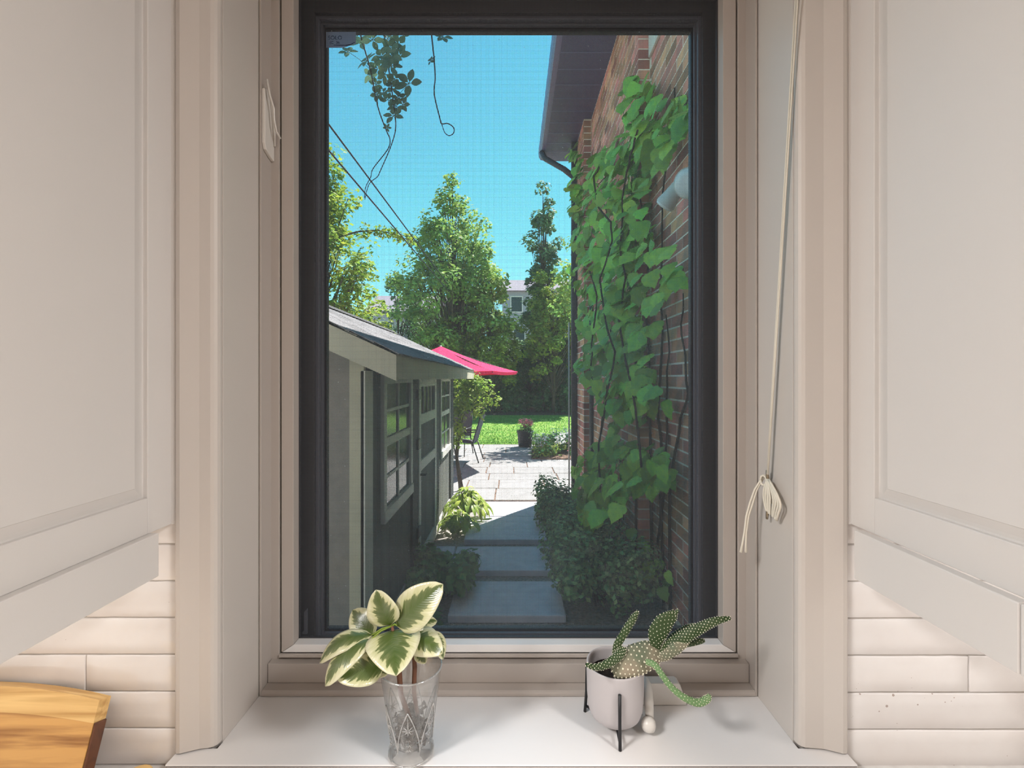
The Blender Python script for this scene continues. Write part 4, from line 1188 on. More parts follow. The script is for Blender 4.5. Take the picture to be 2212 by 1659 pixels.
# hand-placed big near leaves at the glass edge and sprays
for (x_, y_, s_) in ((1478,232,.17),(1460,262,.17),(1430,278,.19),(1405,262,.16),(1445,315,.15),(1395,190,.16),(1376,185,.14),(1465,600,.14),(1445,588,.14),(1420,855,.15),(1435,868,.15),(1405,872,.15),(1385,880,.15),(1395,905,.14),(1440,1015,.16),(1418,1025,.15),(1395,1040,.15),(1425,985,.14)):
    put_leaf(x_, y_, rv.uniform(.06, .16), s_)
leaves.sort(key=lambda q: -q[0])
for sz, Mx, k in leaves[:300]:
    link('leaf', vine_meshes[k], vn, Mx)
vm = MB()
for sz, Mx, k in leaves[300:]:
    vs, fs = vine_shapes[k]
    vm.add([Mx @ Vector(v) for v in vs], fs)
o = vm.build('leaves', M['lf_ivym'], vn, smooth=True, recalc=False); o['kind'] = 'stuff'
vines = [[(1432,1230),(1428,1060),(1424,900),(1430,760),(1426,640),(1428,520),(1432,430),(1440,350),(1452,250),(1462,160)],
         [(1445,1200),(1452,1000),(1470,905),(1488,850),(1478,770),(1472,700),(1480,600)],
         [(1405,1240),(1408,1080),(1400,900),(1405,780),(1395,650),(1400,540),(1385,430),(1388,330),(1395,240),(1412,180)],
         [(1330,1200),(1345,1060),(1335,940),(1340,830),(1320,720),(1300,650),(1290,560),(1315,470),(1290,400),(1330,360)],
         [(1372,1230),(1378,1000),(1382,880),(1372,760),(1368,620),(1372,500),(1365,400),(1375,300)],
         [(1415,1235),(1436,1050),(1440,880),(1444,760),(1437,640)],
         [(1290,1180),(1292,960),(1310,830),(1305,760),(1318,690)]]
for k, vl in enumerate(vines):
    pts = []
    m_ = len(vl)
    for i in range(m_ - 1):
        for u in range(3):
            a_, b_ = vl[i], vl[i+1]
            x_ = a_[0] + (b_[0]-a_[0])*u/3 + rv.uniform(-3, 3); y_ = a_[1] + (b_[1]-a_[1])*u/3
            d = wall_hit(x_, .02); pts.append(at(x_, y_, d))
    g0 = pts[0].copy(); g0.z = GZ - .04
    if pts[0].z > GZ: pts.insert(0, g0)
    MB().tube(pts, [0.013 - 0.008*i/len(pts) for i in range(len(pts))], 6).build('vine_stem', M['bark'], vn, smooth=True)

for vl in ([(1300,1120),(1292,960),(1312,850),(1330,760),(1306,690),(1296,600),(1322,520),(1318,480),(1288,440),(1284,380),(1300,352)],
           [(1385,1010),(1372,880),(1352,780),(1338,690),(1350,600),(1340,540),(1345,430),(1352,372),(1368,320),(1380,262)],
           [(1275,790),(1282,720),(1290,640),(1268,560)]):
    pts = []
    for i in range(len(vl) - 1):
        for u in range(3):
            a_, b_ = vl[i], vl[i+1]
            x_ = a_[0] + (b_[0]-a_[0])*u/3 + rv.uniform(-2, 2); y_ = a_[1] + (b_[1]-a_[1])*u/3
            pts.append(at(x_, y_, wall_hit(x_, .27)))
    MB().tube(pts, .009, 6).build('vine_stem', M['bark'], vn, smooth=True)

# ---- garden shed
sh = thing('garden_shed', 'dark green-grey garden shed with cream trim and shingled roof', 'shed', (-1.9, 5.0, GZ))
XS = -0.915
YF, YB = 2.90, 7.15
ZW = CZ + 0.10
MB().box(-2.95, XS - 0.03, YF + .03, YB, GZ - .05, ZW).build('core', M['shedwall'], sh)
# gable front wall boards
k = 0
x = -2.95
while x < XS - 0.09:
    x1 = min(x + 0.30, XS - 0.088)
    zt0 = min(CZ + 0.13 + 0.46*(abs(x1 + .0) - .63), CZ + .7)
    MB().box(x, x1 - .002, YF + .004, YF + .03, GZ - .05, CZ + 0.10 + 0.44*(min(abs(x), 2*1.92-abs(x), abs(x1), 2*1.92-abs(x1)) - .63)).build('gable_board', M['shedfront'], sh)
    x = x1
MB().box(XS - .088, XS + .004, YF - .012, YF + .02, GZ - .05, CZ + .20).build('corner_trim', M['shedtrim'], sh, bevel=0.003)
MB().box(XS - .02, XS + .012, YF - .012, YF + .15, GZ - .05, CZ + .05).build('corner_trim', M['whitetrim'], sh, bevel=0.003)
# long side: vertical boards
y = YF + .15
while y < YB - .01:
    y1 = min(y + .118, YB)
    MB().box(XS - .03, XS - random.uniform(0, .003), y + .006, y1 - .006, GZ - .03, ZW).build('side_board', M['shedwall'], sh)
    y = y1
MB().box(XS - .028, XS + .014, YF + .15, YB, GZ - .03, GZ + .10).build('base_trim', M['whitetrim'], sh, bevel=0.003)
def shed_window(y0, y1, zt, zb, nm):
    f = MB(); t = .075
    f.box(XS, XS + .028, y0, y0 + t, zb, zt).box(XS, XS + .028, y1 - t, y1, zb, zt).box(XS, XS + .028, y0 + t, y1 - t, zt - t, zt)
    w_ = f.build('window', M['whitetrim'], sh, bevel=0.003)
    MB().box(XS, XS + .036, y0, y1, zb - .085, zb - .002).build('window_sill', M['whitetrim'], w_, bevel=0.004)
    zm = (zt + zb)/2 - 0.01
    MB().box(XS, XS + .022, y0 + t, y1 - t, zm - .03, zm + .03).build('meeting_rail', M['whitetrim'], w_)
    ym = (y0 + y1)/2
    for (a, b_) in ((zm + .03, zt - t), (zb, zm - .03)):
        for (c, d) in ((y0 + t, ym - .011), (ym + .011, y1 - t)):
            h = (a + b_)/2
            MB().box(XS + .0015, XS + .006, c, d, a, h - .011).build('pane', M['shedglass'], w_)
            MB().box(XS + .0015, XS + .006, c, d, h + .011, b_).build('pane', M['shedglass'], w_)
        MB().box(XS + .001, XS + .016, ym - .011, ym + .011, a, b_).build('muntin', M['whitetrim'], w_)
        MB().box(XS + .001, XS + .015, y0 + t, y1 - t, (a+b_)/2 - .011, (a+b_)/2 + .011).build('muntin', M['whitetrim'], w_)
shed_window(3.26, 4.20, CZ + .04, CZ - .93, 'a')
shed_window(5.86, 6.78, CZ + .04, CZ - .93, 'b')
MB().box(XS, XS + .022, 4.22, 4.46, GZ + .1, ZW).build('door_post', M['sheddark'], sh)
MB().box(XS, XS + .020, 5.52, 5.78, GZ + .1, ZW).build('door_post', M['sheddark'], sh)
MB().box(XS, XS + .024, 6.84, YB, GZ + .1, ZW).build('corner_post', M['sheddark'], sh)
dr = MB()
D0, D1 = 4.47, 5.51
dr.box(XS, XS + .030, D0, D0 + .10, GZ + .04, CZ + .02).box(XS, XS + .030, D1 - .10, D1, GZ + .04, CZ + .02)
for (a, b_) in ((-.08, .02), (-.45, -.35), (-.90, -.80), (-1.80, -1.70)):
    dr.box(XS, XS + .030, D0 + .10, D1 - .10, CZ + a, CZ + b_)
dr_ = dr.build('door', M['whitetrim'], sh, bevel=0.003)
for k in range(4):
    w4 = (D1 - D0 - .20)/4
    MB().box(XS + .002, XS + .008, D0 + .10 + k*w4 + .006, D0 + .10 + (k+1)*w4 - .006, CZ - .35, CZ - .08).build('pane', M['shedglass'], dr_)
    if k: MB().box(XS + .002, XS + .02, D0 + .10 + k*w4 - .006, D0 + .10 + k*w4 + .006, CZ - .35, CZ - .08).build('muntin', M['whitetrim'], dr_)
for k in range(7):
    w7 = (D1 - D0 - .20)/7
    for (a, b_) in ((-.80, -.45), (-1.70, -.90)):
        MB().box(XS + .002, XS + .012, D0 + .10 + k*w7 + .002, D0 + .10 + (k+1)*w7 - .002, CZ + a, CZ + b_).build('door_board', M['shedwall'], dr_)
for z in (-.62, -1.45, -.15):
    MB().box(XS + .018, XS + .044, D0 - .09, D0 + .03, CZ + z - .05, CZ + z + .05).build('hinge', M['black'], dr_, bevel=0.004)
MB().tube([(XS + .03, D0 + .07, CZ - .93), (XS + .075, D0 + .07, CZ - .93), (XS + .078, D0 + .16, CZ - .925)], .011, 8).build('door_handle', M['black'], dr_, smooth=True)
# roof: deck, fascia, rake boards, shingles
EX, RXX = -0.63, -1.92
ez = CZ + 0.135
sl = 0.46
def rz(x): return ez + sl*(abs(x) - 0.63) if abs(x) <= 1.92 else ez + sl*(1.92 - .63) - sl*(abs(x) - 1.92)
Y0r, Y1r = 2.52, 7.62
MB().prism([(EX + .01, ez - .02), (RXX, rz(RXX) - .02), (-3.21, ez - .02), (-3.21, ez - .05), (RXX, rz(RXX) - .06), (EX + .01, ez - .05)], 'y', Y0r + .02, Y1r - .02).build('roof_deck', M['shedtrim'], sh)
MB().box(EX - .012, EX + .012, Y0r + .01, Y1r, CZ - .005, ez - .004).build('eave_fascia', M['shedtrim'], sh, bevel=0.002)
for (a, b_) in ((EX + .012, RXX), (-3.22, RXX)):
    MB().prism([(a, rz(a) - .004), (b_, rz(b_) - .004), (b_, rz(b_) - .152), (a, rz(a) - .142)], 'y', Y0r - .012, Y0r + .014).build('rake_board', M['shedtrim'], sh)
    MB().prism([(a, rz(a) - .004), (b_, rz(b_) - .004), (b_, rz(b_) - .152), (a, rz(a) - .142)], 'y', Y1r - .014, Y1r + .012).build('rake_board', M['shedtrim'], sh)
slen = math.hypot(1.0, sl)
ang = math.atan(sl)
ncs, nt_ = 10, 15
run = (abs(RXX) - abs(EX) + .03)/ncs
tl = (Y1r - Y0r + .06)/nt_
shm = MB().prism([(0, 0), (-run*1.12*slen, 0.004), (-run*1.12*slen, 0.001), (0, -0.007)], 'y', -tl/2 + .004, tl/2 - .004).mesh('shingle', M['shingle'], recalc=True)
for c in range(ncs):
    xl = EX + .03 - c*run
    zz = ez + sl*(-xl - .63) + .012
    for k in range(nt_ + (c % 2)):
        yy = Y0r - .03 + (k + .5)*tl - (tl/2 if c % 2 else 0)
        y0_, y1_ = yy - tl/2, yy + tl/2
        if y0_ < Y0r - .035: yy = Y0r - .03 + tl/4; scy = .5
        elif y1_ > Y1r + .035: yy = Y1r + .03 - tl/4; scy = .5
        else: scy = 1
        Mx = Matrix.Translation((xl, yy, zz + random.uniform(0, .002))) @ Matrix.Rotation(ang, 4, 'Y') @ Matrix.Scale(scy, 4, (0, 1, 0))
        link('shingle', shm, sh, Mx)
MB().prism([(RXX, rz(RXX) + .03), (-3.24, rz(-3.24) + .012), (-3.24, rz(-3.24)), (RXX, rz(RXX))], 'y', Y0r - .03, Y1r + .03).build('roof_back', M['roofing'], sh)
MB().prism([(RXX + .10, rz(RXX + .10) + .03), (RXX, rz(RXX) + .045), (RXX - .10, rz(RXX + .10) + .03), (RXX, rz(RXX) + .02)], 'y', Y0r - .03, Y1r + .03).build('ridge_cap', M['roofing'], sh)

# ---- foliage helpers
def leafquad(mb, p, ax, n, L_, w_):
    sd_ = ax.cross(n)
    mb.add([p, p + ax*L_*.5 + sd_*w_ + n*L_*.06, p + ax*L_, p + ax*L_*.5 - sd_*w_ + n*L_*.06], [(0, 1, 2, 3)])
def rvec(r):
    while True:
        v = Vector((r.uniform(-1, 1), r.uniform(-1, 1), r.uniform(-1, 1)))
        if 0.05 < v.length <= 1: return v
def cluster(mb, r, c, rad, n, L_, sq=1.0, outw=None, droop=0.0):
    for _ in range(n):
        v = rvec(r)
        v = v * (0.55 + .45*r.random()) / max(v.length, .3) if v.length > .2 else v
        p = Vector(c) + Vector((v.x*rad, v.y*rad, v.z*rad*sq))
        nn = (v + Vector((0, 0, .9)) + rvec(r)*.8).normalized()
        ax = (rvec(r) + Vector((0, 0, -droop)) + (outw or Vector((0, 0, 0))))
        ax = ax - nn*ax.dot(nn)
        if ax.length < 1e-3: continue
        ax.normalize()
        s_ = r.uniform(.7, 1.25)
        leafquad(mb, p, ax, nn, L_*s_, L_*.30*s_)
def shrub(name, label, c, rx, ry, h, nleaf, L_, mt, seed, group=None, cat='shrub', stems=5):
    r = random.Random(seed)
    t = thing(name, label, cat, c, group)
    mb = MB()
    lumps = [(r.uniform(-.65, .65), r.uniform(-.65, .65), r.uniform(.35, .75), r.uniform(.3, .5)) for _ in range(16)]
    for _ in range(nleaf):
        lx, ly, lz, lr = r.choice(lumps)
        v = rvec(r); v = v.normalized()*(.6 + .4*r.random())
        p = Vector((c[0] + (lx + v.x*lr)*rx, c[1] + (ly + v.y*lr)*ry, c[2] + max(.02, (lz + v.z*lr*.9)*h)))
        nn = (v + Vector((0, 0, .5)) + rvec(r)*.5).normalized()
        ax = rvec(r); ax = (ax - nn*ax.dot(nn)).normalized()
        s_ = r.uniform(.7, 1.3)
        leafquad(mb, p, ax, nn, L_*s_, L_*.33*s_)
    mb.build('foliage', mt, t, recalc=False)['kind'] = 'stuff'
    for k in range(stems):
        a = r.uniform(0, 2*PI); q = r.uniform(.2, .6)
        MB().tube([(c[0] + .04*math.cos(a), c[1] + .04*math.sin(a), c[2] - .05), (c[0] + rx*q*.5*math.cos(a), c[1] + ry*q*.5*math.sin(a), c[2] + h*.35), (c[0] + rx*q*math.cos(a), c[1] + ry*q*math.sin(a), c[2] + h*.75)], [.012, .009, .004], 6).build('stem', M['bark'], t, smooth=True)
    return t
def tree(name, label, base, top, prof, nclus, nleaf, L_, mt, seed, crad=.45, group='trees beyond the lawn', trunk_r=.10, hollow=.5, forks=7):
    """prof: list of (height fraction, radius) from crown bottom to top"""
    r = random.Random(seed)
    t = thing(name, label, 'tree', base, group)
    B0 = Vector(base); T0 = Vector(top); H = T0.z - B0.z
    mb = MB(); br = MB()
    z0 = prof[0][0]
    for k in range(nclus):
        while True:
            u = z0 + (1 - z0)*r.random()
            for (a, ra), (b_, rb) in zip(prof[:-1], prof[1:]):
                if a <= u <= b_:
                    R_ = ra + (rb - ra)*(u - a)/(b_ - a); break
            if r.random() < (R_ / max(q[1] for q in prof))**1.2 + .05: break
        an = r.uniform(0, 2*PI); q = R_*math.sqrt(hollow + (1-hollow)*r.random()) * r.uniform(.62, 1.12)
        ax_ = B0.lerp(T0, u)
        c = ax_ + Vector((q*math.cos(an), q*math.sin(an), r.uniform(-.2, .2)))
        ow = Vector((math.cos(an), math.sin(an), .5))
        cluster(mb, r, c, crad*r.uniform(.6, 1.2), nleaf, L_, .8, ow*.7)
        s_ = B0.lerp(T0, max(.12, u - .22*R_/max(.5, R_) - .10))
        MB_pts = [s_, s_.lerp(c, .5) + Vector((0, 0, .08)), c]
        br.tube(MB_pts, [trunk_r*.28, trunk_r*.18, trunk_r*.07], 5)
    mb.build('foliage', mt, t, recalc=False)['kind'] = 'stuff'
    br.build('branches', M['trunk'], t)
    MB().tube([B0 - Vector((0, 0, .1)), B0.lerp(T0, .3) + Vector((.06, 0, 0)), B0.lerp(T0, .6), B0.lerp(T0, .93)], [trunk_r, trunk_r*.75, trunk_r*.45, trunk_r*.12], 9).build('trunk', M['trunk'], t, smooth=True)
    return t
def tb(px, d, z=None):
    return ((px - CX)/FPX*d, d, GZ if z is None else z)
# trees
c = tb(980, 21.0, ZM); zt = CZ + (CY - 400)/FPX*21.0
tree('leafy_tree', 'big green pyramid tree in the middle behind the shed roof', c, (c[0] - .05, c[1], zt), [(.30, 2.2), (.42, 2.6), (.55, 2.6), (.68, 2.1), (.82, 1.4), (.93, .65), (1.0, .08)], 250, 62, .19, M['lf_mid'], 31, .52, trunk_r=.13, hollow=.25)
c = tb(690, 11.5); zt = CZ + (CY - 300)/FPX*11.5
tree('sunlit_tree', 'bright yellow-green tree at the window edge above the shed', c, (c[0] - .3, c[1], zt), [(.34, 1.35), (.45, 1.65), (.6, 1.45), (.78, 1.0), (.92, .65), (1.0, .35)], 210, 70, .13, M['lf_yellow'], 32, .42, trunk_r=.12, hollow=.3)
c = tb(1172, 22, ZM); zt = CZ + (CY - 405)/FPX*22
tree('columnar_tree', 'slim tall columnar tree against the sky beside the vine', c, (c[0] + .05, c[1], zt), [(.25, .9), (.45, .75), (.6, .72), (.8, .72), (.93, .5), (1.0, .12)], 95, 75, .20, M['lf_blue'], 33, .38, trunk_r=.10, hollow=.2)
c = tb(1062, 20.6, ZM); zt = CZ + (CY - 600)/FPX*20.6
tree('golden_tree', 'golden-green tree right of the pyramid tree', c, (c[0], c[1], zt), [(.25, .9), (.5, 1.25), (.75, 1.05), (.92, .6), (1.0, .12)], 90, 90, .17, M['lf_gold'], 34, .38, trunk_r=.07)
c = tb(1195, 21.0, ZM); zt = CZ + (CY - 590)/FPX*21.0
tree('round_tree', 'round yellow-green tree below the columnar tree', c, (c[0], c[1], zt), [(.28, 1.0), (.5, 1.4), (.75, 1.2), (.92, .7), (1.0, .15)], 100, 90, .17, M['lf_gold'], 35, .42, trunk_r=.08)
c = tb(965, 20.4, ZM); zt = CZ + (CY - 690)/FPX*20.4
tree('low_tree', 'low bushy light green tree above the red umbrella', c, (c[0], c[1], zt), [(.25, .8), (.6, 1.15), (.85, .8), (1.0, .15)], 70, 85, .16, M['lf_gold'], 36, .38, trunk_r=.05)
for i, (px, d, topy, rw, lab) in enumerate(((1085, 22.5, 745, .9, 'dark hedge tree behind the umbrella tip'), (1140, 23.0, 730, 1.1, 'dark hedge tree behind the flower pot'), (1205, 22.5, 720, 1.1, 'dark hedge tree beside the house downspout'), (1255, 21.8, 700, 1.0, 'dark hedge tree mostly hidden by the vine'), (1010, 23.5, 700, 1.2, 'dark hedge tree behind the low bushy tree'))):
    c = tb(px, d, ZM - .05); zt = CZ + (CY - topy)/FPX*d
    tree('hedge_tree', lab, c, (c[0], c[1], zt), [(.02, rw*.9), (.3, rw*1.05), (.65, rw*.85), (.9, rw*.45), (1.0, .1)], 130, 90, .19, M['lf_cedar'], 40 + i, .42, group='dark hedge trees along the fence', trunk_r=.07)
c = tb(860, 26, ZM); zt = CZ + (CY - 600)/FPX*26
tree('far_tree', 'hazy green tree between the sunlit tree and pyramid tree', c, (c[0], c[1], zt), [(.3, 1.0), (.6, 1.3), (.85, .8), (1.0, .1)], 40, 70, .22, M['lf_blue'], 51, .5)
c = (2.35, 14.0, lawn_z(14.0))
tree('shade_tree', 'leafy tree past the downspout casting shade on the patio', c, (2.2, 13.8, c[2] + 6.2), [(.5, .75), (.7, 1.0), (.9, .6), (1.0, .2)], 46, 60, .15, M['lf_mid'], 52, .4)
# overhanging sprig from the sunlit tree
spg = MB(); rs = random.Random(8)
tw = [at(775, 500, 11.3), at(815, 497, 11.0), at(850, 505, 10.8), at(890, 522, 10.6)]
for k in range(40):
    u = k/39*2.99; i = int(u)
    cluster(spg, rs, tw[i].lerp(tw[i+1], u-i) + Vector((0, 0, rs.uniform(-.1, .1))), .09, 7, .11)
t = thing('leafy_branch', 'thin leafy branch reaching right over the utility cables', 'branch', tw[0])
spg.build('foliage', M['lf_yellow'], t, recalc=False)['kind'] = 'stuff'
MB().tube([at(700, 520, 11.5)] + tw, [.03, .02, .015, .012, .006], 6).build('twig', M['trunk'], t, smooth=True)

# ---- shrubs near the path
for i, (x_, y_, rx, ry, h, lab) in enumerate(((.64, 5.95, .42, .55, .58, 'dark fine-leaved shrub by the patio end of the vine'), (.70, 4.95, .48, .60, .62, 'dark fine-leaved shrub beside the middle slab'), (.74, 3.95, .50, .60, .62, 'dark fine-leaved shrub beside the nearest slab'))):
    shrub('path_shrub', lab, (x_, y_, GZ - .04), rx, ry, h, 5200, .045, M['lf_dark'], 60 + i, 'shrubs between path and brick wall')
shrub('low_bush', 'low dark leafy bush in front of the shed wall', (-.60, 4.12, GZ - .04), .33, .42, .34, 2600, .075, M['lf_bush'], 64, cat='bush')
shrub('ground_cover', 'dark ground cover plants at the foot of the shed corner', (-.72, 3.35, GZ - .04), .22, .40, .22, 1300, .06, M['lf_bush'], 65, cat='bush')
# lit shrub at the shed's end
r_ = random.Random(70)
t = thing('trained_shrub', 'sunlit yellow-green shrub on bare stems at the end of the shed', 'shrub', (-.86, 7.75, GZ))
mb = MB()
for k in range(34):
    cpx, cpy = r_.gauss(1022, 22), r_.gauss(845, 20)
    if not (980 < cpx < 1068 and 805 < cpy < 890): continue
    cluster(mb, r_, at(cpx, cpy, r_.uniform(7.5, 8.1)), .14, 46, .075)
for k in range(16):
    cluster(mb, r_, at(r_.uniform(978, 1000), r_.uniform(830, 960), r_.uniform(7.6, 7.9)), .10, 26, .07)
mb.build('foliage', M['lf_yellow'], t, recalc=False)['kind'] = 'stuff'
for k in range(3):
    MB().tube([(-.86 + .03*k, 7.75, GZ - .04), at(984 + 2*k, 985, 7.75), at(990 + 5*k, 900, 7.75), at(1010 + 14*k, 850, 7.8)], [.014, .011, .009, .005], 7).build('stem', M['trunk'], t, smooth=True)
# hosta clumps
def hosta(label, c, R_, h, n, seed, mt):
    r = random.Random(seed)
    t = thing('hosta_plant', label, 'plant', c, 'hosta clumps beside the path')
    for k in range(n):
        a = r.uniform(0, 2*PI); q = r.random()**.6
        b0 = Vector((c[0] + .04*math.cos(a), c[1] + .04*math.sin(a), c[2] + h*.25))
        m0 = Vector((c[0] + R_*q*.72*math.cos(a), c[1] + R_*q*.72*math.sin(a), c[2] + h*(1.05 - .55*q)))
        tp = Vector((c[0] + R_*(q*.74 + .28)*math.cos(a), c[1] + R_*(q*.74 + .28)*math.sin(a), c[2] + h*(1.0 - .85*q)))
        mb = MB(); leaf(mb, m0, tp, .062*r.uniform(.8, 1.2), (math.cos(a)*.4, math.sin(a)*.4, 1), .7, .7, .12, .15, 6, 4)
        lf = mb.build('leaf', mt, t, smooth=True, recalc=False)
        MB().tube([Vector((c[0], c[1], c[2] - .03)), b0, m0], .004, 5).build('leaf_stalk', mt, lf)
    return t
hosta('sunlit yellow-green hosta by the shed door', (-.60, 6.22, GZ - .04), .36, .44, 120, 80, M['lf_hosta'])
hosta('smaller half-shaded hosta nearest the shed door', (-.66, 5.72, GZ - .04), .28, .28, 70, 81, M['lf_hosta'])

# ---- flower bed, planter, umbrella, furniture
fb = thing('flower_bed', 'mixed flower bed with pale blooms beside the downspout', 'flower bed', (1.05, 11.7, GZ))
MB().prism([(.45, 10.75), (1.9, 10.7), (2.2, 11.7), (2.0, 12.9), (.75, 12.9), (.5, 12.0)], 'z', GZ - .01, GZ + .022).build('soil_mound', M['mulch'], fb)
r_ = random.Random(90)
for nm, mt, n_, lo, hi, L_ in (('foliage', M['lf_bush'], 60, .03, .38, .09), ('bright_foliage', M['lf_gold'], 48, .02, .28, .08), ('blooms', M['whitepetal'], 26, .25, .48, .06), ('pink_blooms', M['petal'], 9, .10, .30, .05)):
    mb = MB()
    for k in range(n_):
        cluster(mb, r_, (r_.uniform(.55, 1.9), r_.uniform(10.85, 12.7), GZ + r_.uniform(lo, hi)), .15, 26, L_)
    mb.build(nm, mt, fb, recalc=False)['kind'] = 'stuff'
pp = thing('flower_pot', 'black pot of pink flowers at the edge of the lawn', 'flower pot', (.34, 12.9, GZ))
pc = (.355, 12.75, GZ + .004)
MB().lathe(pc, [(0, 0), (.16, 0), (.18, .02), (.215, .38), (.23, .40), (.23, .44), (.205, .44), (.20, .39), (0, .38)], 24).build('pot', M['plastic'], pp, smooth=True, angle=40)
mb = MB()
for k in range(9): cluster(mb, r_, (pc[0] + r_.uniform(-.15, .15), pc[1] + r_.uniform(-.15, .15), pc[2] + .46 + r_.uniform(0, .1)), .10, 28, .07)
mb.build('foliage', M['lf_bush'], pp, recalc=False)['kind'] = 'stuff'
mb = MB()
for k in range(11): cluster(mb, r_, (pc[0] + r_.uniform(-.17, .17), pc[1] + r_.uniform(-.17, .17), pc[2] + .60 + r_.uniform(0, .12)), .08, 30, .05)
mb.build('blooms', M['petal'], pp, recalc=False)['kind'] = 'stuff'

UD = 10.2
ap = at(952, 748, UD); tipp = at(1118, 803, UD)
um = thing('patio_umbrella', 'red canvas patio umbrella showing past the shed roof', 'umbrella', (ap.x, UD, GZ))
UR = tipp.x - ap.x
zr_ = tipp.z
nseg = 8
for k in range(nseg):
    a0_, a1_ = 2*PI*k/nseg, 2*PI*(k+1)/nseg
    p0 = Vector((ap.x + UR*math.cos(a0_), UD + UR*math.sin(a0_), zr_)); p1 = Vector((ap.x + UR*math.cos(a1_), UD + UR*math.sin(a1_), zr_))
    A = Vector((ap.x, UD, ap.z))
    vs = []; fs = []
    n = 6
    for i in range(n + 1):
        u = i/n
        sag = -.05*math.sin(PI*u)
        for j in range(5):
            v = j/4
            q = A.lerp(p0.lerp(p1, v), u); q.z += sag - .02*u*math.sin(PI*v)
            vs.append(q)
    for i in range(n):
        for j in range(4):
            fs.append((i*5+j, i*5+j+1, i*5+j+6, i*5+j+5))
    last = n*5
    e_ = len(vs)
    for j in range(5):
        q = vs[last + j].copy(); q.z -= .055; q.x = ap.x + (q.x - ap.x)*.985; q.y = UD + (q.y - UD)*.985
        vs.append(q)
    for j in range(4): fs.append((last+j, last+j+1, e_+j+1, e_+j))
    MB().add(vs, fs).build('canopy_panel', M['umb'], um, smooth=False, recalc=False, solid=.004)
    MB().tube([A - Vector((0, 0, .05)), p0 - Vector((0, 0, .03))], .010, 6).build('rib', M['black'], um)
MB().tube([(ap.x, UD, GZ + .06), (ap.x, UD, ap.z + .015)], .022, 10).build('pole', M['conduit'], um, smooth=True)
MB().lathe((ap.x, UD, GZ + .004), [(0, 0), (.26, 0), (.26, .05), (.08, .08), (.05, .16), (0, .16)], 24).build('base', M['black'], um, smooth=True, angle=40)
tbx = ap.x
pt_ = thing('patio_table', 'round dark metal patio table under the red umbrella', 'table', (tbx, UD, GZ))
MB().lathe((tbx, UD, GZ), [(.03, .70), (.52, .70), (.54, .715), (.52, .73), (.03, .73)], 40).build('table_top', M['sling'], pt_, smooth=True, angle=40)
for k in range(4):
    a = PI/4 + k*PI/2
    MB().tube([(tbx + .30*math.cos(a), UD + .30*math.sin(a), GZ + .70), (tbx + .36*math.cos(a), UD + .36*math.sin(a), GZ + .35), (tbx + .44*math.cos(a), UD + .44*math.sin(a), GZ + .006)], .016, 8).build('leg', M['black'], pt_, smooth=True)
def patio_chair(label, loc, rot):
    t = thing('patio_chair', label, 'chair', loc, 'chairs around the patio table')
    t.rotation_euler = (0, 0, rot)
    ORG[t] = Vector((0, 0, 0))
    # chair faces -x in its own frame
    s_ = MB()
    s_.add([(-.24, -.24, .47), (.20, -.24, .43), (.20, .24, .43), (-.24, .24, .47), (-.24, -.24, .45), (.20, -.24, .41), (.20, .24, .41), (-.24, .24, .45)], [(0,1,2,3),(7,6,5,4),(0,4,5,1),(1,5,6,2),(2,6,7,3),(3,7,4,0)])
    s_.build('seat', M['sling'], t, bevel=.006)
    bk = MB()
    bk.add([(.18, -.23, .45), (.36, -.22, 1.02), (.36, .22, 1.02), (.18, .23, .45), (.21, -.23, .44), (.385, -.22, 1.01), (.385, .22, 1.01), (.21, .23, .44)], [(0,1,2,3),(7,6,5,4),(0,4,5,1),(1,5,6,2),(2,6,7,3),(3,7,4,0)])
    bk.build('backrest', M['sling'], t, bevel=.006)
    for sy in (-1, 1):
        MB().tube([(-.23, sy*.25, .46), (-.25, sy*.255, .25), (-.27, sy*.26, .004)], .014, 8).build('leg', M['black'], t, smooth=True)
        MB().tube([(.19, sy*.25, .44), (.26, sy*.255, .22), (.33, sy*.26, .004)], .014, 8).build('leg', M['black'], t, smooth=True)
        MB().tube([(-.23, sy*.25, .46), (-.23, sy*.27, .62), (-.18, sy*.28, .66), (.10, sy*.28, .66), (.25, sy*.25, .68)], .014, 8).build('armrest', M['black'], t, smooth=True)
        MB().tube([(.19, sy*.245, .43), (.37, sy*.235, 1.03)], .014, 8).build('back_frame', M['black'], t, smooth=True)
    return t
CYD = 10.55
cpx = (1008 - CX)/FPX*CYD
patio_chair('dark sling patio chair with its back toward the lawn pot', (cpx, CYD, GZ + .003), math.radians(-8))
patio_chair('dark sling patio chair half hidden by the shed end', (ap.x + .25, UD + 1.15, GZ + .003), math.radians(75))

# ---- far houses, cables
def far_house(name, label, x0, x1, y, z1, zr, mt, wins):
    t = thing(name, label, 'house', ((x0+x1)/2, y, ZM))
    MB().box(x0, x1, y, y + 6, ZM - .3, z1).build('wall', mt, t)
    MB().prism([(y - .4, z1 - .05), (y + 3, zr), (y + 6.4, z1 - .05)], 'x', x0 - .4, x1 + .4).build('roof', M['houseroof'], t)
    for (a, b_, c_, d_) in wins:
        w_ = MB().box(a - .1, b_ + .1, y - .05, y, c_ - .1, d_ + .1).build('window', M['whitetrim'], t)
        MB().box(a, b_, y - .06, y - .045, c_, d_).build('pane', M['shedglass'], w_)
    return t
def pxz(px, py, d): q = at(px, py, d); return q.x, q.z
d = 34
xa, za = pxz(800, 672, d); xb_, zb_ = pxz(945, 632, d)
far_house('far_house', 'pale grey neighbouring house behind the shed roof', xa, xb_, d, za, zb_ + .3, M['house'], [(xa + .6, xa + 1.6, za - 2.2, za - .8), (xb_ - 1.8, xb_ - .8, za - 2.2, za - .8)])
d = 36
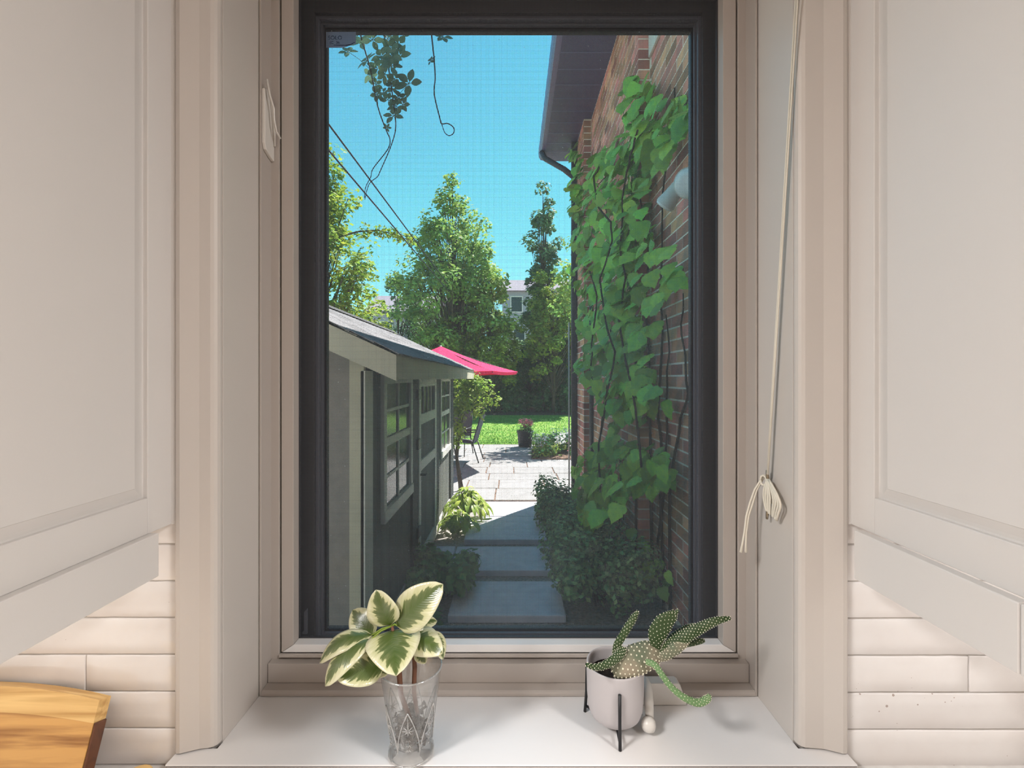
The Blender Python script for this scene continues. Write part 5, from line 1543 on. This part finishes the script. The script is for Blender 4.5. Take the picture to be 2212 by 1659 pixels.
xa, za = pxz(1085, 628, d); xb_, zb_ = pxz(1262, 590, d)
far_house('far_house', 'pale neighbouring house glimpsed through the round tree', xa, xb_, d, za, zb_ + .1, M['house'], [(xa + .7, xa + 1.5, za - 1.6, za - .5), (xa + 3.4, xa + 4.4, za - 1.6, za - .5), (xa + .9, xa + 1.7, za - 4.4, za - 3.0), (xa + 3.4, xa + 4.4, za - 4.4, za - 3.0)])
pole_x = at(1003, 668, 28)
o = thing('utility_pole', 'utility pole hidden among the trees holding both cables', 'pole', (pole_x.x, 28, ZM))
MB().tube([(pole_x.x, 28.0, ZM - .2), (pole_x.x, 28.0, pole_x.z + .5)], .11, 10).build('post', M['trunk'], o, smooth=True)
MB().box(pole_x.x - .5, pole_x.x + .5, 27.9, 28.1, pole_x.z - .08, pole_x.z + .06).build('crossarm', M['trunk'], o)
for (p5, pf, lab) in (((700, 255), (1003, 662), 'upper black utility cable crossing the sky'), ((700, 313), (1000, 666), 'lower black utility cable crossing the sky')):
    A, B_ = at(p5[0], p5[1], 5.0), at(pf[0], pf[1], 27.88)
    dirn = (B_ - A)
    S0 = A - dirn * ((5.0 - 1.365)/dirn.y)
    pts = [S0.lerp(B_, k/16) for k in range(17)]
    o = MB().tube(pts, [.009 + .010*k/16 for k in range(17)], 6).build('utility_cable', M['cable'], None, smooth=True)
    tag(o, lab, 'cable', 'utility cables over the garden')

# ---- creeper hanging outside the window
hc = thing('hanging_creeper', 'creeper strands with five-fingered leaves hanging outside the glass', 'vine', at(800, -150, 1.5))
VD = 1.95
strands = [[(745,-170,1.40),(765,-60,1.75),(776,60,VD),(800,150,VD),(816,230,VD),(835,283,VD),(842,300,VD),(838,322,VD),(806,364,VD),(801,382,VD),(790,404,VD),(787,428,VD)],
           [(815,-170,1.40),(822,-60,1.75),(829,66,VD),(843,170,VD),(850,222,VD),(855,265,VD),(852,292,VD),(840,327,VD),(822,368,VD),(815,382,VD),(797,398,VD),(788,432,VD)],
           [(925,-170,1.40),(928,-60,1.75),(932,66,VD),(938,130,VD),(940,170,VD),(938,203,VD),(950,255,VD),(954,267,VD),(968,267,VD),(980,276,VD),(980,287,VD),(971,293,VD),(962,288,VD),(957,277,VD),(952,260,VD)]]
for sn in strands:
    pts = [at(*q) for q in sn]
    P = []
    m_ = len(pts)
    for i in range(m_ - 1):
        p0, p1, p2, p3 = pts[max(i-1,0)], pts[i], pts[i+1], pts[min(i+2,m_-1)]
        for q in range(4):
            u = q/4
            P.append(0.5*((2*p1) + (p2-p0)*u + (2*p0-5*p1+4*p2-p3)*u*u + (3*p1-p0-3*p2+p3)*u**3))
    P.append(pts[-1])
    MB().tube(P, [.0034 - .0020*i/len(P) for i in range(len(P))], 6).build('strand', M['bark'], hc, smooth=True)
cleaves = [(780,92,24),(804,86,24),(842,104,26),(862,96,24),(793,130,27),(818,148,30),(846,142,30),(862,122,30),(884,180,32),(832,160,20),(812,182,17),(852,170,17),(815,204,18),(846,188,20),(838,216,18),(856,230,24),(870,226,18),(850,250,24),(836,276,9),(931,131,13),(957,80,22),(752,112,22),(872,76,18),(848,118,28),(824,122,26),(800,160,22),(828,200,18),(862,212,20),(772,78,20),(838,84,22)]
rc = random.Random(77)
for (px, py, rp) in cleaves:
    d = VD + rc.uniform(-.06, .06)
    c = at(px, py, d); L_ = rp/FPX*d*1.02
    nrm = Vector((rc.gauss(0, .35), -1, rc.gauss(.1, .35))).normalized()
    e1 = Vector((1, 0, 0)); e1 = (e1 - nrm*e1.dot(nrm)).normalized(); e2 = nrm.cross(e1)
    a0_ = rc.uniform(0, 2*PI)
    mb = MB()
    for k in range(5):
        a = a0_ + k*2*PI/5.6 + rc.uniform(-.12, .12)
        dv = (e1*math.cos(a) + e2*math.sin(a))
        leaf(mb, c + dv*L_*.12, c + dv*L_*rc.uniform(.85, 1.08), L_*.50, nrm, .95, .8, .04, .10, 6, 4)
        mb.tube([c, c + dv*L_*.16], .0012, 5); mb.uv.extend([(0, 0)]*10)
    stx = min((at(*q) for sn in strands for q in sn[2:]), key=lambda q: (q - c).length)
    mb.tube([c, c.lerp(stx, .5) + Vector((0, 0, .006)), stx], .0010, 5); mb.uv.extend([(0, 0)]*15)
    mb.build('leaf', M['lf_creeper'], hc, smooth=True, recalc=False)
